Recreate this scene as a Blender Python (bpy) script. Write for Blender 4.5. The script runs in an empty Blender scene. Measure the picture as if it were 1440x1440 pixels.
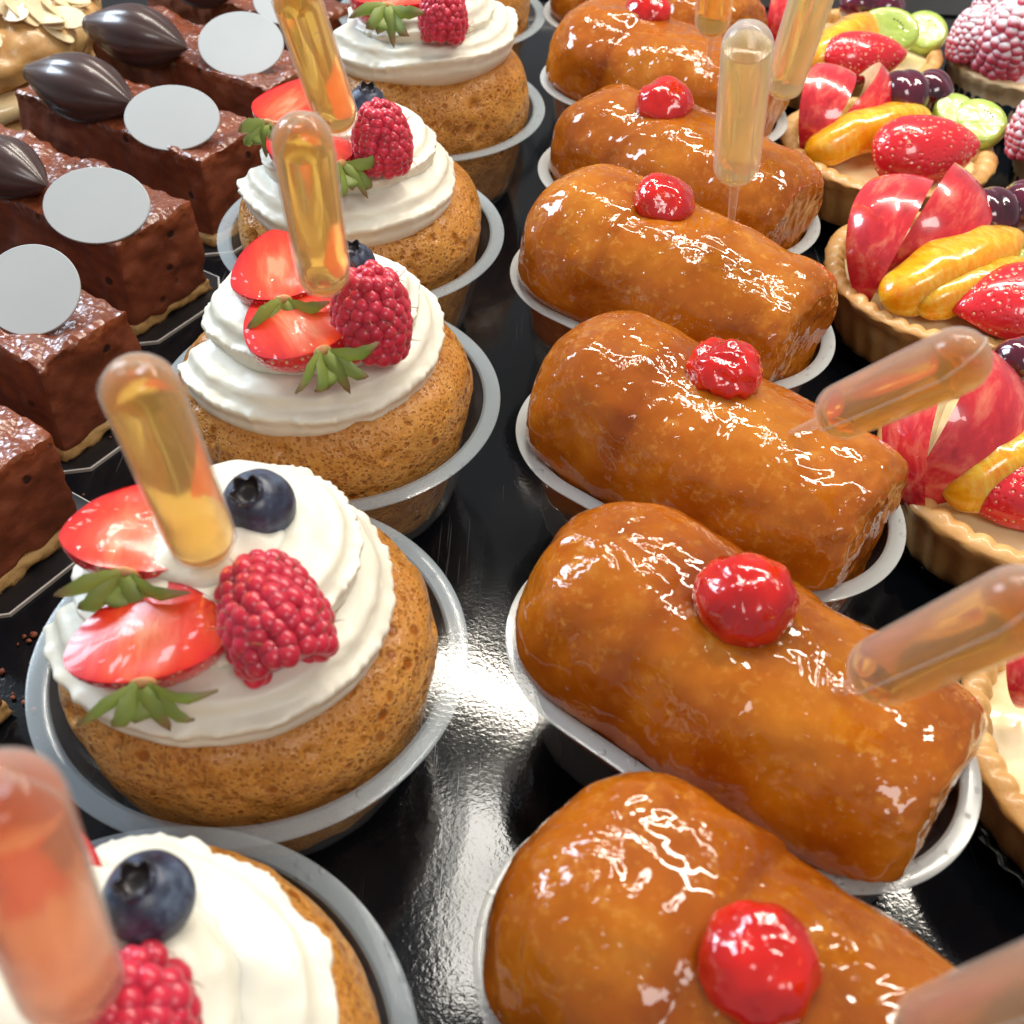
import bpy, math, random
import numpy as np
from mathutils import Matrix, Vector

# ------------------------------------------------------------------ camera, world, lamps, exposure
S = bpy.context.scene
COL = S.collection
CM = 0.01
F_PX, PITCH, ROLL, CAM_Z = 1554.07, math.radians(44.783), math.radians(2.4246), 21.7   # photo is 1440 px wide
cp, sp, cr, sr = math.cos(PITCH), math.sin(PITCH), math.cos(ROLL), math.sin(ROLL)
FWD = np.array([0, cp, -sp]); _r = np.array([1., 0, 0]); _u = np.array([0, sp, cp])
RGT = _r * cr + _u * sr; UPV = -_r * sr + _u * cr

cam_d = bpy.data.cameras.new('camera'); cam = bpy.data.objects.new('camera', cam_d); COL.objects.link(cam)
cam_d.sensor_width = 36; cam_d.lens = F_PX / 1440 * 36
cam_d.clip_start = 0.005; cam_d.clip_end = 50
m = Matrix.Identity(4)
for i in range(3):
    m[i][0], m[i][1], m[i][2] = RGT[i], UPV[i], -FWD[i]
m[2][3] = CAM_Z * CM
cam.matrix_world = m
cam_d.dof.use_dof = True; cam_d.dof.focus_distance = 0.285; cam_d.dof.aperture_fstop = 26
S.camera = cam

W = bpy.data.worlds.new('World'); S.world = W; W.use_nodes = True
bg = W.node_tree.nodes['Background']; bg.inputs[0].default_value = (0.80, 0.80, 0.82, 1); bg.inputs[1].default_value = 0.32

def lamp(name, loc, target, sx, sy, power, col, spread=180):
    d = bpy.data.lights.new(name, 'AREA'); d.shape = 'RECTANGLE'; d.size = sx; d.size_y = sy
    d.energy = power; d.color = col; d.spread = math.radians(spread)
    o = bpy.data.objects.new(name, d); COL.objects.link(o); o.location = loc
    o.rotation_euler = (Vector(target) - Vector(loc)).to_track_quat('-Z', 'Y').to_euler()
    return o
lamp('display_lamp', (0.22, 0.62, 0.78), (0.05, 0.25, 0.03), 1.0, 0.05, 8.0, (1.0, 0.92, 0.79))
lamp('ceiling_lamp', (-0.02, 0.62, 1.05), (0.0, 0.2, 0.03), 0.08, 0.24, 1.3, (1.0, 0.96, 0.88))
lamp('window_light', (-0.75, 0.75, 0.62), (-0.05, 0.25, 0.04), 0.34, 0.44, 8.5, (0.72, 0.86, 1.0))
lamp('front_fill', (0.35, -0.55, 0.95), (0.0, 0.25, 0.04), 0.5, 0.3, 3.4, (1.0, 0.96, 0.91))  # soft fill added on the viewer's side, stands for no particular lamp

S.view_settings.view_transform = 'Standard'; S.view_settings.look = 'None'
S.view_settings.exposure = 0.34; S.view_settings.gamma = 1.0
S.view_settings.use_curve_mapping = False
S.render.engine = 'CYCLES'
S.cycles.use_denoising = True
S.cycles.max_bounces = 14; S.cycles.transparent_max_bounces = 24; S.cycles.transmission_bounces = 10
S.cycles.caustics_refractive = True; S.cycles.caustics_reflective = False
S.cycles.sample_clamp_indirect = 4.0

# ------------------------------------------------------------------ geometry helpers (all lengths in centimetres)
RNG = random.Random(7)
def P(px, py, z):
    d = FWD * F_PX + RGT * (px - 720) + UPV * (720 - py)
    t = (z - CAM_Z) / d[2]
    return np.array([d[0] * t, d[1] * t, z])
def ray(px, py):
    d = FWD * F_PX + RGT * (px - 720) + UPV * (720 - py)
    return d / np.linalg.norm(d)
def depth(p):
    return float((np.asarray(p) - [0, 0, CAM_Z]) @ FWD)
def rad(p, wpx):
    return wpx * depth(p) / F_PX / 2

def hash3(i, j, k, s):
    h = (i * 374761393 + j * 668265263 + k * 2147483647 + s * 1274126177) & 0xffffffff
    h = ((h ^ (h >> 13)) * 1274126177) & 0xffffffff
    return ((h ^ (h >> 16)) & 0xffff) / 65535.0 * 2 - 1
def noise(p, scale, seed=0, octaves=1):
    p = np.asarray(p, float) * scale
    out = np.zeros(len(p)); amp = 1.0
    for o in range(octaves):
        q = p * 2 ** o + 17.3 * o
        i = np.floor(q).astype(np.int64); f = q - i; f = f * f * f * (f * (f * 6 - 15) + 10)
        acc = 0
        for a in (0, 1):
            for b in (0, 1):
                for c in (0, 1):
                    w = (f[:, 0] if a else 1 - f[:, 0]) * (f[:, 1] if b else 1 - f[:, 1]) * (f[:, 2] if c else 1 - f[:, 2])
                    acc = acc + w * hash3(i[:, 0] + a, i[:, 1] + b, i[:, 2] + c, seed + o)
        out += amp * acc; amp *= 0.5
    return out

class MB:
    """collects vertices and faces (cm) for ONE mesh"""
    def __init__(s): s.v = []; s.f = []; s.mi = []; s.n = 0; s.att = []
    def add(s, v, f, mat=0, att=None):
        v = np.asarray(v, float)
        s.v.append(v); s.f += [tuple(int(i) + s.n for i in q) for q in f]; s.mi += [mat] * len(f)
        s.att.append(np.zeros(len(v)) if att is None else np.asarray(att, float)); s.n += len(v)
    def mesh(s, name, mats, smooth=True, angle=None):
        v = np.concatenate(s.v) * CM
        me = bpy.data.meshes.new(name); me.from_pydata(v.tolist(), [], s.f)
        for mt in (mats if isinstance(mats, (list, tuple)) else [mats]): me.materials.append(mt)
        me.polygons.foreach_set('material_index', s.mi)
        me.polygons.foreach_set('use_smooth', [smooth] * len(s.f))
        a = me.attributes.new('edge', 'FLOAT', 'POINT'); a.data.foreach_set('value', np.concatenate(s.att).astype(np.float32))
        me.update()
        if angle: me.set_sharp_from_angle(angle=math.radians(angle))
        return me

def grid_faces(nu, nv, closed_v=True, flip=False):
    f = []
    for i in range(nu - 1):
        for j in range(nv if closed_v else nv - 1):
            k = (j + 1) % nv
            q = (i * nv + j, i * nv + k, (i + 1) * nv + k, (i + 1) * nv + j)
            f.append(q[::-1] if flip else q)
    return f

def lathe(profile, n=96, fn=None, cap0=False, cap1=False):
    """profile [(r,z)] bottom to top; fn(theta,r,z,i)->(r,z)"""
    th = np.linspace(0, 2 * np.pi, n, endpoint=False); V = []
    for i, (r, z) in enumerate(profile):
        rr = np.full(n, float(r)); zz = np.full(n, float(z))
        if fn: rr, zz = fn(th, rr, zz, i)
        V.append(np.c_[rr * np.cos(th), rr * np.sin(th), zz])
    V = np.concatenate(V); m_ = len(profile)
    F = grid_faces(m_, n)
    if cap0: F.append(tuple(range(n))[::-1])
    if cap1: F.append(tuple(range((m_ - 1) * n, m_ * n)))
    return V, F

def smooth_profile(pts, n):
    pts = np.asarray(pts, float); k = len(pts)
    t = np.linspace(0, k - 1, n); out = []
    for x in t:
        i = min(int(x), k - 2); u = x - i
        p0, p1, p2, p3 = pts[max(i - 1, 0)], pts[i], pts[i + 1], pts[min(i + 2, k - 1)]
        out.append(0.5 * ((2 * p1) + (p2 - p0) * u + (2 * p0 - 5 * p1 + 4 * p2 - p3) * u * u + (3 * p1 - p0 - 3 * p2 + p3) * u ** 3))
    return np.array(out)

def uv_sphere(nu, nv):
    a = np.linspace(0, np.pi, nu); b = np.linspace(0, 2 * np.pi, nv, endpoint=False)
    V = np.array([[math.sin(x) * math.cos(y), math.sin(x) * math.sin(y), -math.cos(x)] for x in a for y in b])
    return V, grid_faces(nu, nv)

def normals(V, F):
    n = np.zeros_like(V); F4 = np.array([q for q in F if len(q) == 4])
    a, b, c, d = (V[F4[:, k]] for k in range(4))
    fn = np.cross(c - a, d - b)
    for k in range(4): np.add.at(n, F4[:, k], fn)
    return n / np.maximum(np.linalg.norm(n, axis=1, keepdims=True), 1e-12)

def tube(pts, radii, n=8):
    pts = np.asarray(pts, float); V = []
    T = np.gradient(pts, axis=0); T /= np.linalg.norm(T, axis=1, keepdims=True)
    ref = np.array([0.3, 0.5, 0.81])
    for p, t, r in zip(pts, T, radii):
        a = np.cross(t, ref); a /= np.linalg.norm(a); b = np.cross(t, a)
        for k in range(n):
            w = 2 * math.pi * k / n; V.append(p + r * (a * math.cos(w) + b * math.sin(w)))
    return np.array(V), grid_faces(len(pts), n)

def basis(x=None, y=None, z=None):
    """rotation with the first given axis exact and the second made orthogonal"""
    def un(v): v = np.asarray(v, float); return v / np.linalg.norm(v)
    if z is not None and y is not None: y = un(y); z = un(np.asarray(z, float) - y * np.dot(z, y)); x = np.cross(y, z)
    elif z is not None and x is not None: x = un(x); z = un(np.asarray(z, float) - x * np.dot(z, x)); y = np.cross(z, x)
    else:
        z = un(z); ref = np.array([0.2, 1, 0.1]); x = un(np.cross(ref, z)); y = np.cross(z, x)
    return Matrix(((x[0], y[0], z[0]), (x[1], y[1], z[1]), (x[2], y[2], z[2])))

def place(o, loc, rot=None, rz=None, scale=1.0):
    M4 = Matrix.Translation(Vector(np.asarray(loc, float) * CM))
    if rot is not None: M4 = M4 @ rot.to_4x4()
    if rz is not None: M4 = M4 @ Matrix.Rotation(rz, 4, 'Z')
    o.matrix_world = M4 @ Matrix.Diagonal((scale, scale, scale, 1)) if np.isscalar(scale) else M4 @ Matrix.Diagonal((*scale, 1))
    return o

# ------------------------------------------------------------------ object helpers
def tag(o, label, cat, group=None):
    o['label'] = label; o['category'] = cat
    if group: o['group'] = group
    return o
def thing(name, label, cat, group=None):
    o = bpy.data.objects.new(name, None); COL.objects.link(o); o.empty_display_size = 0.01
    return tag(o, label, cat, group)
def part(name, me, parent):
    o = bpy.data.objects.new(name, me); COL.objects.link(o); o.parent = parent; return o
def single(name, me, label, cat, group=None):
    o = bpy.data.objects.new(name, me); COL.objects.link(o); return tag(o, label, cat, group)

# ------------------------------------------------------------------ material helpers
class Mat:
    def __init__(s, name):
        s.m = bpy.data.materials.new(name); s.m.use_nodes = True; s.nt = s.m.node_tree
        s.b = s.nt.nodes['Principled BSDF']; s.out = s.nt.nodes['Material Output']
        s.tc = s.nt.nodes.new('ShaderNodeTexCoord'); s.vec = s.tc.outputs['Object']
        s.rnd = s.nt.nodes.new('ShaderNodeObjectInfo').outputs['Random']
    def set(s, **k):
        for a, v in k.items():
            key = a.replace('_', ' ')
            i = s.b.inputs[key]
            if hasattr(v, 'links') or hasattr(v, 'is_linked') and not isinstance(v, (tuple, float, int)): s.nt.links.new(v, i)
            else: i.default_value = (*v, 1) if isinstance(v, tuple) and len(v) == 3 and i.type == 'RGBA' else v
        return s
    def link(s, a, b): s.nt.links.new(a, b)
    def noise(s, scale, detail=3, rough=0.55, dist=0.0, vec=None, seeded=True):
        n = s.nt.nodes.new('ShaderNodeTexNoise'); n.noise_dimensions = '4D' if seeded else '3D'
        n.inputs['Scale'].default_value = scale; n.inputs['Detail'].default_value = detail
        n.inputs['Roughness'].default_value = rough; n.inputs['Distortion'].default_value = dist
        s.link(vec or s.vec, n.inputs['Vector'])
        if seeded: s.link(s.math('MULTIPLY', s.rnd, 37.0), n.inputs['W'])
        return n.outputs['Fac']
    def voro(s, scale, feature='F1', out='Distance', vec=None, rand=1.0):
        n = s.nt.nodes.new('ShaderNodeTexVoronoi'); n.feature = feature; n.inputs['Scale'].default_value = scale
        n.inputs['Randomness'].default_value = rand
        s.link(vec or s.vec, n.inputs['Vector']); return n.outputs[out]
    def math(s, op, a, b=None, c=None, clamp=False):
        n = s.nt.nodes.new('ShaderNodeMath'); n.operation = op; n.use_clamp = clamp
        for i, v in enumerate((a, b, c)):
            if v is None: continue
            if isinstance(v, (int, float)): n.inputs[i].default_value = v
            else: s.link(v, n.inputs[i])
        return n.outputs[0]
    def maprange(s, v, a, b, c=0.0, d=1.0, smooth=True):
        n = s.nt.nodes.new('ShaderNodeMapRange'); n.interpolation_type = 'SMOOTHSTEP' if smooth else 'LINEAR'
        s.link(v, n.inputs['Value'])
        for k, x in zip(('From Min', 'From Max', 'To Min', 'To Max'), (a, b, c, d)): n.inputs[k].default_value = x
        return n.outputs['Result']
    def ramp(s, fac, stops):
        n = s.nt.nodes.new('ShaderNodeValToRGB'); e = n.color_ramp.elements
        while len(e) < len(stops): e.new(0.5)
        for q, (pos, c) in zip(e, stops): q.position = pos; q.color = (*c, 1)
        s.link(fac, n.inputs[0]); return n.outputs[0]
    def mix(s, fac, a, b, blend='MIX'):
        n = s.nt.nodes.new('ShaderNodeMix'); n.data_type = 'RGBA'; n.blend_type = blend
        for i, v in ((0, fac), (6, a), (7, b)):
            if isinstance(v, (int, float)): n.inputs[i].default_value = v
            elif isinstance(v, tuple): n.inputs[i].default_value = (*v, 1)
            else: s.link(v, n.inputs[i])
        return n.outputs[2]
    def bump(s, h, strength=0.5, dist=0.02, normal=None):
        """dist in cm"""
        n = s.nt.nodes.new('ShaderNodeBump'); n.inputs['Strength'].default_value = strength
        n.inputs['Distance'].default_value = dist * CM; s.link(h, n.inputs['Height'])
        if normal is not None: s.link(normal, n.inputs['Normal'])
        return n.outputs[0]
    def attr(s, name='edge'):
        n = s.nt.nodes.new('ShaderNodeAttribute'); n.attribute_name = name; return n.outputs['Fac']
    def sep(s, v=None):
        n = s.nt.nodes.new('ShaderNodeSeparateXYZ'); s.link(v or s.vec, n.inputs[0]); return n.outputs
    def mapping(s, scale=(1, 1, 1), rot=(0, 0, 0)):
        n = s.nt.nodes.new('ShaderNodeMapping'); s.link(s.vec, n.inputs['Vector'])
        n.inputs['Scale'].default_value = scale; n.inputs['Rotation'].default_value = rot; return n.outputs[0]
    def sss(s, w, radius, scale=0.01):
        s.b.inputs['Subsurface Weight'].default_value = w; s.b.inputs['Subsurface Radius'].default_value = radius
        s.b.inputs['Subsurface Scale'].default_value = scale
        return s
    def coat(s, w, rough=0.03, normal=None, ior=1.5):
        s.b.inputs['Coat Weight'].default_value = w; s.b.inputs['Coat Roughness'].default_value = rough
        s.b.inputs['Coat IOR'].default_value = ior
        if normal is not None: s.link(normal, s.b.inputs['Coat Normal'])
        return s

def mat_tray():
    M = Mat('black_tray')
    fine = M.noise(900, 2, 0.5, 0.4, seeded=False); big = M.noise(35, 3, 0.5, seeded=False)
    n1 = M.bump(fine, 0.17, 0.012)
    # fine scratches in several directions
    acc = None
    for k, a in enumerate((0.2, 1.1, 1.9, 2.7, 0.7)):
        v = M.mapping((700, 9, 9), (0, 0, a))
        s = M.noise(1.0, 2, 0.5, 0.15, vec=v, seeded=False); t = M.maprange(s, 0.70, 0.73)
        acc = t if acc is None else M.math('MAXIMUM', acc, t)
    mask = M.maprange(big, 0.42, 0.62)
    scr = M.math('MULTIPLY', acc, mask)
    n2 = M.bump(scr, 0.25, 0.004, n1)
    M.set(Base_Color=M.mix(scr, (0.004, 0.005, 0.007), (0.05, 0.055, 0.06)), Roughness=M.maprange(big, 0.3, 0.7, 0.06, 0.12), Normal=n2)
    M.b.inputs['IOR'].default_value = 1.42
    return M.m
def mat_sponge():
    M = Mat('soaked_sponge')
    v1 = M.voro(260); c1 = M.sep(M.voro(260, out='Color'))[0]
    v2 = M.voro(1100); c2 = M.sep(M.voro(1100, out='Color'))[0]
    hole1 = M.math('MULTIPLY', M.maprange(v1, 0.42, 0.15), M.maprange(c1, 0.72, 0.80))
    hole2 = M.math('MULTIPLY', M.maprange(v2, 0.50, 0.20), M.maprange(c2, 0.30, 0.45))
    v3 = M.voro(560); c3 = M.sep(M.voro(560, out='Color'))[0]
    hole3 = M.math('MULTIPLY', M.math('MULTIPLY', M.maprange(v3, 0.46, 0.16), M.maprange(c3, 0.50, 0.66)), M.maprange(M.noise(80, 2), 0.35, 0.55))
    hole1 = M.math('MAXIMUM', hole1, M.math('MULTIPLY', hole3, 0.85))
    hole = M.math('MAXIMUM', hole1, M.math('MULTIPLY', hole2, 0.55))
    n = M.noise(90, 5, 0.6); n2 = M.noise(1600, 2, 0.6)
    base = M.ramp(n, [(0.25, (0.30, 0.090, 0.008)), (0.48, (0.50, 0.215, 0.042)), (0.75, (0.64, 0.34, 0.09))])
    base = M.mix(M.math('MULTIPLY', M.maprange(n2, 0.35, 0.65), 0.45), base, (0.78, 0.45, 0.12))
    wet = M.maprange(M.attr(), 0.0, 1.0, smooth=False)
    base = M.mix(M.math('MULTIPLY', wet, 0.65), base, (0.34, 0.105, 0.007))
    col = M.mix(hole, base, (0.30, 0.085, 0.006))
    h = M.math('SUBTRACT', M.math('MULTIPLY', n2, 0.35), hole)
    nb = M.bump(h, 1.0, 0.045); nb = M.bump(n, 0.4, 0.12, nb)
    M.set(Base_Color=col, Roughness=M.maprange(n, 0.35, 0.65, 0.30, 0.5), Normal=nb).sss(0.12, (1.0, 0.4, 0.1), 0.002)
    M.b.inputs['Specular IOR Level'].default_value = 0.15
    M.coat(0.55, 0.10, M.bump(M.noise(700, 3, 0.6), 0.9, 0.05, nb))
    return M.m
def mat_cream():
    M = Mat('whipped_cream')
    n = M.noise(600, 3, 0.6); g = M.noise(60, 2)
    M.set(Base_Color=M.mix(g, (0.73, 0.71, 0.585), (0.77, 0.755, 0.655)), Roughness=0.42, Normal=M.bump(n, 0.35, 0.025)).sss(0.3, (1.0, 0.85, 0.55), 0.0025)
    return M.m
def mat_plastic(name, fac, ribs=0.0, tint=(0.80, 0.83, 0.85)):
    M = Mat(name)
    tr = M.nt.nodes.new('ShaderNodeBsdfTransparent'); tr.inputs[0].default_value = (0.98, 0.985, 0.985, 1)
    mx = M.nt.nodes.new('ShaderNodeMixShader')
    lw = M.nt.nodes.new('ShaderNodeLayerWeight'); lw.inputs[0].default_value = 0.35
    n = M.noise(60, 3); drops = M.math('MULTIPLY', M.maprange(M.voro(330), 0.30, 0.20), M.maprange(M.noise(70, 1), 0.52, 0.60))
    fk = M.math('ADD', M.maprange(lw.outputs['Facing'], 0.0, 1.0, fac, min(1, fac * 3.2), False), M.math('MULTIPLY', n, fac * 0.3), clamp=True)
    M.link(fk, mx.inputs[0]); M.link(tr.outputs[0], mx.inputs[1]); M.link(M.b.outputs[0], mx.inputs[2]); M.link(mx.outputs[0], M.out.inputs[0])
    M.set(Base_Color=tint, Roughness=0.16, Normal=M.bump(drops, 0.6, 0.05, M.bump(n, 0.15, 0.05)))
    M.b.inputs['Coat Weight'].default_value = 0.3; M.b.inputs['Coat Roughness'].default_value = 0.05
    return M.m
def mat_glaze():
    M = Mat('glazed_baba')
    n = M.noise(45, 5, 0.6); f = M.noise(420, 3, 0.65); patch = M.noise(110, 4, 0.6)
    base = M.ramp(n, [(0.28, (0.22, 0.040, 0.0006)), (0.5, (0.395, 0.104, 0.0018)), (0.72, (0.56, 0.20, 0.008))])
    base = M.mix(M.math('MULTIPLY', M.maprange(patch, 0.52, 0.72), 0.40), base, (0.60, 0.26, 0.030))
    base = M.mix(M.math('MULTIPLY', M.maprange(f, 0.52, 0.70), 0.42), base, (0.66, 0.33, 0.055))
    base = M.mix(M.math('MULTIPLY', M.attr(), 0.8), base, (0.20, 0.030, 0.0006))
    rnd = M.maprange(M.rnd, 0, 1, 0.0, 0.35, False)
    base = M.mix(rnd, base, (0.34, 0.075, 0.0012))
    # syrup film: waves, wrinkles and small beads
    w1 = M.noise(85, 1.5, 0.4, 1.1); w2 = M.noise(300, 1.5, 0.45, 1.2)
    bead = M.math('MULTIPLY', M.maprange(M.voro(420), 0.32, 0.05), M.maprange(M.sep(M.voro(420, out='Color'))[1], 0.72, 0.8))
    zone = M.maprange(M.noise(60, 2), 0.42, 0.62)
    cn = M.bump(w1, 0.8, 0.26); cn = M.bump(M.math('MULTIPLY', w2, zone), 0.55, 0.07, cn); cn = M.bump(bead, 0.6, 0.04, cn)
    bn = M.bump(f, 0.25, 0.03, M.bump(w1, 0.4, 0.08))
    M.set(Base_Color=base, Roughness=0.5, Normal=bn).sss(0.10, (1.0, 0.35, 0.06), 0.003).coat(1.0, 0.02, cn, 1.5)
    M.b.inputs['Specular IOR Level'].default_value = 0.05
    return M.m
def mat_cherry():
    M = Mat('candied_cherry'); n = M.noise(200, 2, 0.5, 0.7)
    lw = M.nt.nodes.new('ShaderNodeLayerWeight'); lw.inputs[0].default_value = 0.5
    M.set(Base_Color=M.ramp(M.noise(90, 2), [(0.3, (0.40, 0.001, 0.002)), (0.7, (0.74, 0.012, 0.004))]), Roughness=0.15, Normal=M.bump(n, 0.35, 0.08)).sss(0.75, (1.0, 0.10, 0.03), 0.009).coat(1.0, 0.02, M.bump(n, 0.8, 0.12))
    return M.m
def mat_fruit(name, stops, nscale=80, rough=0.18, coat=1.0, sssr=(1, .3, .2), sssw=0.35, bumpv=0.3, bscale=180, wave=False, sscale=0.003):
    M = Mat(name); n = M.noise(nscale, 4, 0.6); w = M.noise(bscale, 2, 0.5, 0.8)
    M.set(Base_Color=M.ramp(n, stops), Roughness=rough, Normal=M.bump(w, bumpv, 0.06)).sss(sssw, sssr, sscale)
    if coat: M.coat(coat, 0.03, M.bump(w, bumpv * 1.4, 0.09))
    return M.m
def mat_raspberry(sugar=False):
    M = Mat('raspberry_sugared' if sugar else 'raspberry'); n = M.noise(160, 3)
    col = M.ramp(n, [(0.3, (0.42, 0.006, 0.026)), (0.7, (0.66, 0.016, 0.058))])
    col = M.mix(M.math('MULTIPLY', M.attr(), 0.6), col, (0.75, 0.10, 0.14))
    rough = 0.27
    if sugar:
        geo = M.nt.nodes.new('ShaderNodeNewGeometry'); up = M.sep(geo.outputs['Normal'])[2]
        k = M.math('MULTIPLY', M.maprange(up, -0.1, 0.6), M.maprange(M.noise(420, 3, 0.7), 0.30, 0.48))
        col = M.mix(0.45, col, (0.62, 0.09, 0.16))
        col = M.mix(k, col, (0.88, 0.74, 0.79)); rough = 0.6
    M.b.inputs['Sheen Weight'].default_value = 0.25; M.b.inputs['Sheen Tint'].default_value = (1, 0.7, 0.75, 1)
    M.set(Base_Color=col, Roughness=rough + 0.06, Normal=M.bump(M.noise(900, 2), 0.15, 0.01)).sss(0.4, (1.0, 0.12, 0.14), 0.003).coat(0.15 if not sugar else 0, 0.15)
    return M.m
def mat_straw_skin():
    M = Mat('strawberry_skin')
    v = M.voro(640, rand=0.6); seed = M.maprange(v, 0.24, 0.14); pit = M.maprange(v, 0.50, 0.15)
    n = M.noise(90, 3)
    col = M.ramp(n, [(0.3, (0.60, 0.006, 0.016)), (0.7, (0.80, 0.022, 0.035))])
    col = M.mix(seed, col, (0.85, 0.50, 0.25))
    h = M.math('SUBTRACT', M.math('MULTIPLY', seed, 0.6), pit)
    nb = M.bump(h, 0.5, 0.045)
    M.set(Base_Color=col, Roughness=0.24, Normal=nb).sss(0.3, (1, .15, .1), 0.003).coat(0.9, 0.04, nb)
    return M.m
def mat_straw_cut():
    M = Mat('strawberry_flesh'); e = M.attr(); st = M.noise(1.0, 3, 0.6, 0.3, vec=M.mapping((420, 80, 420)))
    e2 = M.math('ADD', e, M.math('MULTIPLY', M.math('SUBTRACT', st, 0.5), 0.95))
    col = M.ramp(e2, [(0.0, (0.80, 0.28, 0.15)), (0.15, (0.76, 0.13, 0.055)), (0.38, (0.72, 0.050, 0.016)), (0.75, (0.66, 0.022, 0.012)), (1.0, (0.55, 0.008, 0.012))])
    w = M.noise(130, 2, 0.5, 0.8)
    M.set(Base_Color=col, Roughness=0.22, Normal=M.bump(st, 0.15, 0.04)).sss(0.35, (1, .25, .12), 0.004).coat(0.32, 0.06, M.bump(w, 0.8, 0.16))
    return M.m
def mat_leaf():
    M = Mat('calyx_leaf'); e = M.attr(); st = M.noise(1.0, 3, 0.6, vec=M.mapping((300, 300, 300)))
    col = M.ramp(M.math('ADD', e, M.math('MULTIPLY', st, 0.3)), [(0.1, (0.45, 0.34, 0.06)), (0.35, (0.22, 0.29, 0.05)), (0.8, (0.14, 0.21, 0.04)), (1.1, (0.2, 0.13, 0.06))])
    M.set(Base_Color=col, Roughness=0.5, Normal=M.bump(st, 0.4, 0.03)).sss(0.1, (.5, 1, .2), 0.002)
    return M.m
def mat_blueberry():
    M = Mat('blueberry'); e = M.attr(); n = M.noise(140, 4, 0.65); f = M.noise(520, 3)
    col = M.ramp(M.math('ADD', M.math('MULTIPLY', n, 0.8), M.math('MULTIPLY', f, 0.2)), [(0.36, (0.012, 0.014, 0.028)), (0.52, (0.035, 0.048, 0.085)), (0.70, (0.13, 0.18, 0.26))])
    col = M.mix(e, col, (0.018, 0.014, 0.016))
    M.set(Base_Color=col, Roughness=M.maprange(n, 0.35, 0.65, 0.28, 0.5), Normal=M.bump(f, 0.12, 0.02))
    return M.m
def mat_bulb(name, f0, f1, rough):
    """thin frosted pipette wall"""
    M = Mat(name)
    tr = M.nt.nodes.new('ShaderNodeBsdfTransparent'); tr.inputs[0].default_value = (0.98, 0.97, 0.95, 1)
    mx = M.nt.nodes.new('ShaderNodeMixShader'); lw = M.nt.nodes.new('ShaderNodeLayerWeight'); lw.inputs[0].default_value = 0.4
    M.link(M.maprange(lw.outputs['Facing'], 0.0, 1.0, f0, f1, False), mx.inputs[0])
    M.link(tr.outputs[0], mx.inputs[1]); M.link(M.b.outputs[0], mx.inputs[2]); M.link(mx.outputs[0], M.out.inputs[0])
    M.set(Base_Color=(0.88, 0.86, 0.82), Roughness=rough, Normal=M.bump(M.noise(700, 2), 0.12, 0.02))
    M.b.inputs['Coat Weight'].default_value = 0.8; M.b.inputs['Coat Roughness'].default_value = 0.06
    return M.m
def mat_liquor(name, col, absorb, hazy=0.16):
    M = Mat(name)
    M.set(Base_Color=(1.0, 0.95, 0.84), Roughness=0.12, Normal=M.bump(M.noise(300, 2), 0.08, 0.03))
    haze = M.nt.nodes.new('ShaderNodeBsdfTranslucent'); haze.inputs[0].default_value = (*col, 1); hz = M.nt.nodes.new('ShaderNodeMixShader')
    hz.inputs[0].default_value = hazy; M.link(M.b.outputs[0], hz.inputs[1]); M.link(haze.outputs[0], hz.inputs[2]); M.link(hz.outputs[0], M.out.inputs['Surface'])
    M.b.inputs['Transmission Weight'].default_value = 1.0; M.b.inputs['IOR'].default_value = 1.30
    va = M.nt.nodes.new('ShaderNodeVolumeAbsorption'); va.inputs['Color'].default_value = (*col, 1); va.inputs['Density'].default_value = absorb
    M.link(va.outputs[0], M.out.inputs['Volume'])
    return M.m
def mat_simple(name, col, rough, coat=0, bscale=0, bstr=0, bdist=0.02, sss=None, metal=0):
    M = Mat(name); M.set(Roughness=rough)
    n = M.noise(bscale or 80, 4, 0.6)
    c0 = tuple(x * 0.88 for x in col); M.set(Base_Color=M.mix(n, c0, tuple(min(1, x * 1.08) for x in col)))
    if bstr: M.set(Normal=M.bump(n, bstr, bdist))
    if coat: M.coat(coat, 0.05)
    if sss: M.sss(*sss)
    M.b.inputs['Metallic'].default_value = metal
    return M.m
def mat_mousse():
    M = Mat('chocolate_mousse'); n = M.noise(60, 5, 0.65); f = M.noise(500, 3, 0.6); e = M.attr()
    col = M.ramp(n, [(0.3, (0.105, 0.023, 0.009)), (0.55, (0.195, 0.047, 0.018)), (0.8, (0.27, 0.078, 0.032))])
    lumps = M.voro(430)
    h = M.math('ADD', M.math('MULTIPLY', f, 0.6), M.math('MULTIPLY', M.math('MULTIPLY', lumps, e), 1.1))
    hole = M.math('MULTIPLY', M.maprange(M.voro(110), 0.20, 0.10), M.maprange(M.sep(M.voro(110, out='Color'))[0], 0.7, 0.75))
    nb = M.bump(M.math('SUBTRACT', h, hole), 0.8, 0.05)
    M.set(Base_Color=M.mix(hole, col, (0.03, 0.008, 0.004)), Roughness=M.mix(e, (0.62, 0.62, 0.62), (0.30, 0.30, 0.30)), Normal=nb)
    M.link(M.math('MULTIPLY', e, 0.42), M.b.inputs['Coat Weight']); M.b.inputs['Coat Roughness'].default_value = 0.16
    M.link(M.bump(lumps, 1.0, 0.08), M.b.inputs['Coat Normal'])
    return M.m
def mat_pastry(name, stops):
    M = Mat(name); n = M.noise(70, 5, 0.6); f = M.noise(700, 3, 0.6)
    col = M.mix(M.math('MULTIPLY', M.attr(), 0.7), M.ramp(n, stops), stops[0][1])
    M.set(Base_Color=col, Roughness=0.5, Normal=M.bump(f, 0.45, 0.03, M.bump(n, 0.5, 0.08))).sss(0.1, (1, .5, .2), 0.002)
    M.coat(0.25, 0.12)
    return M.m
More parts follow.
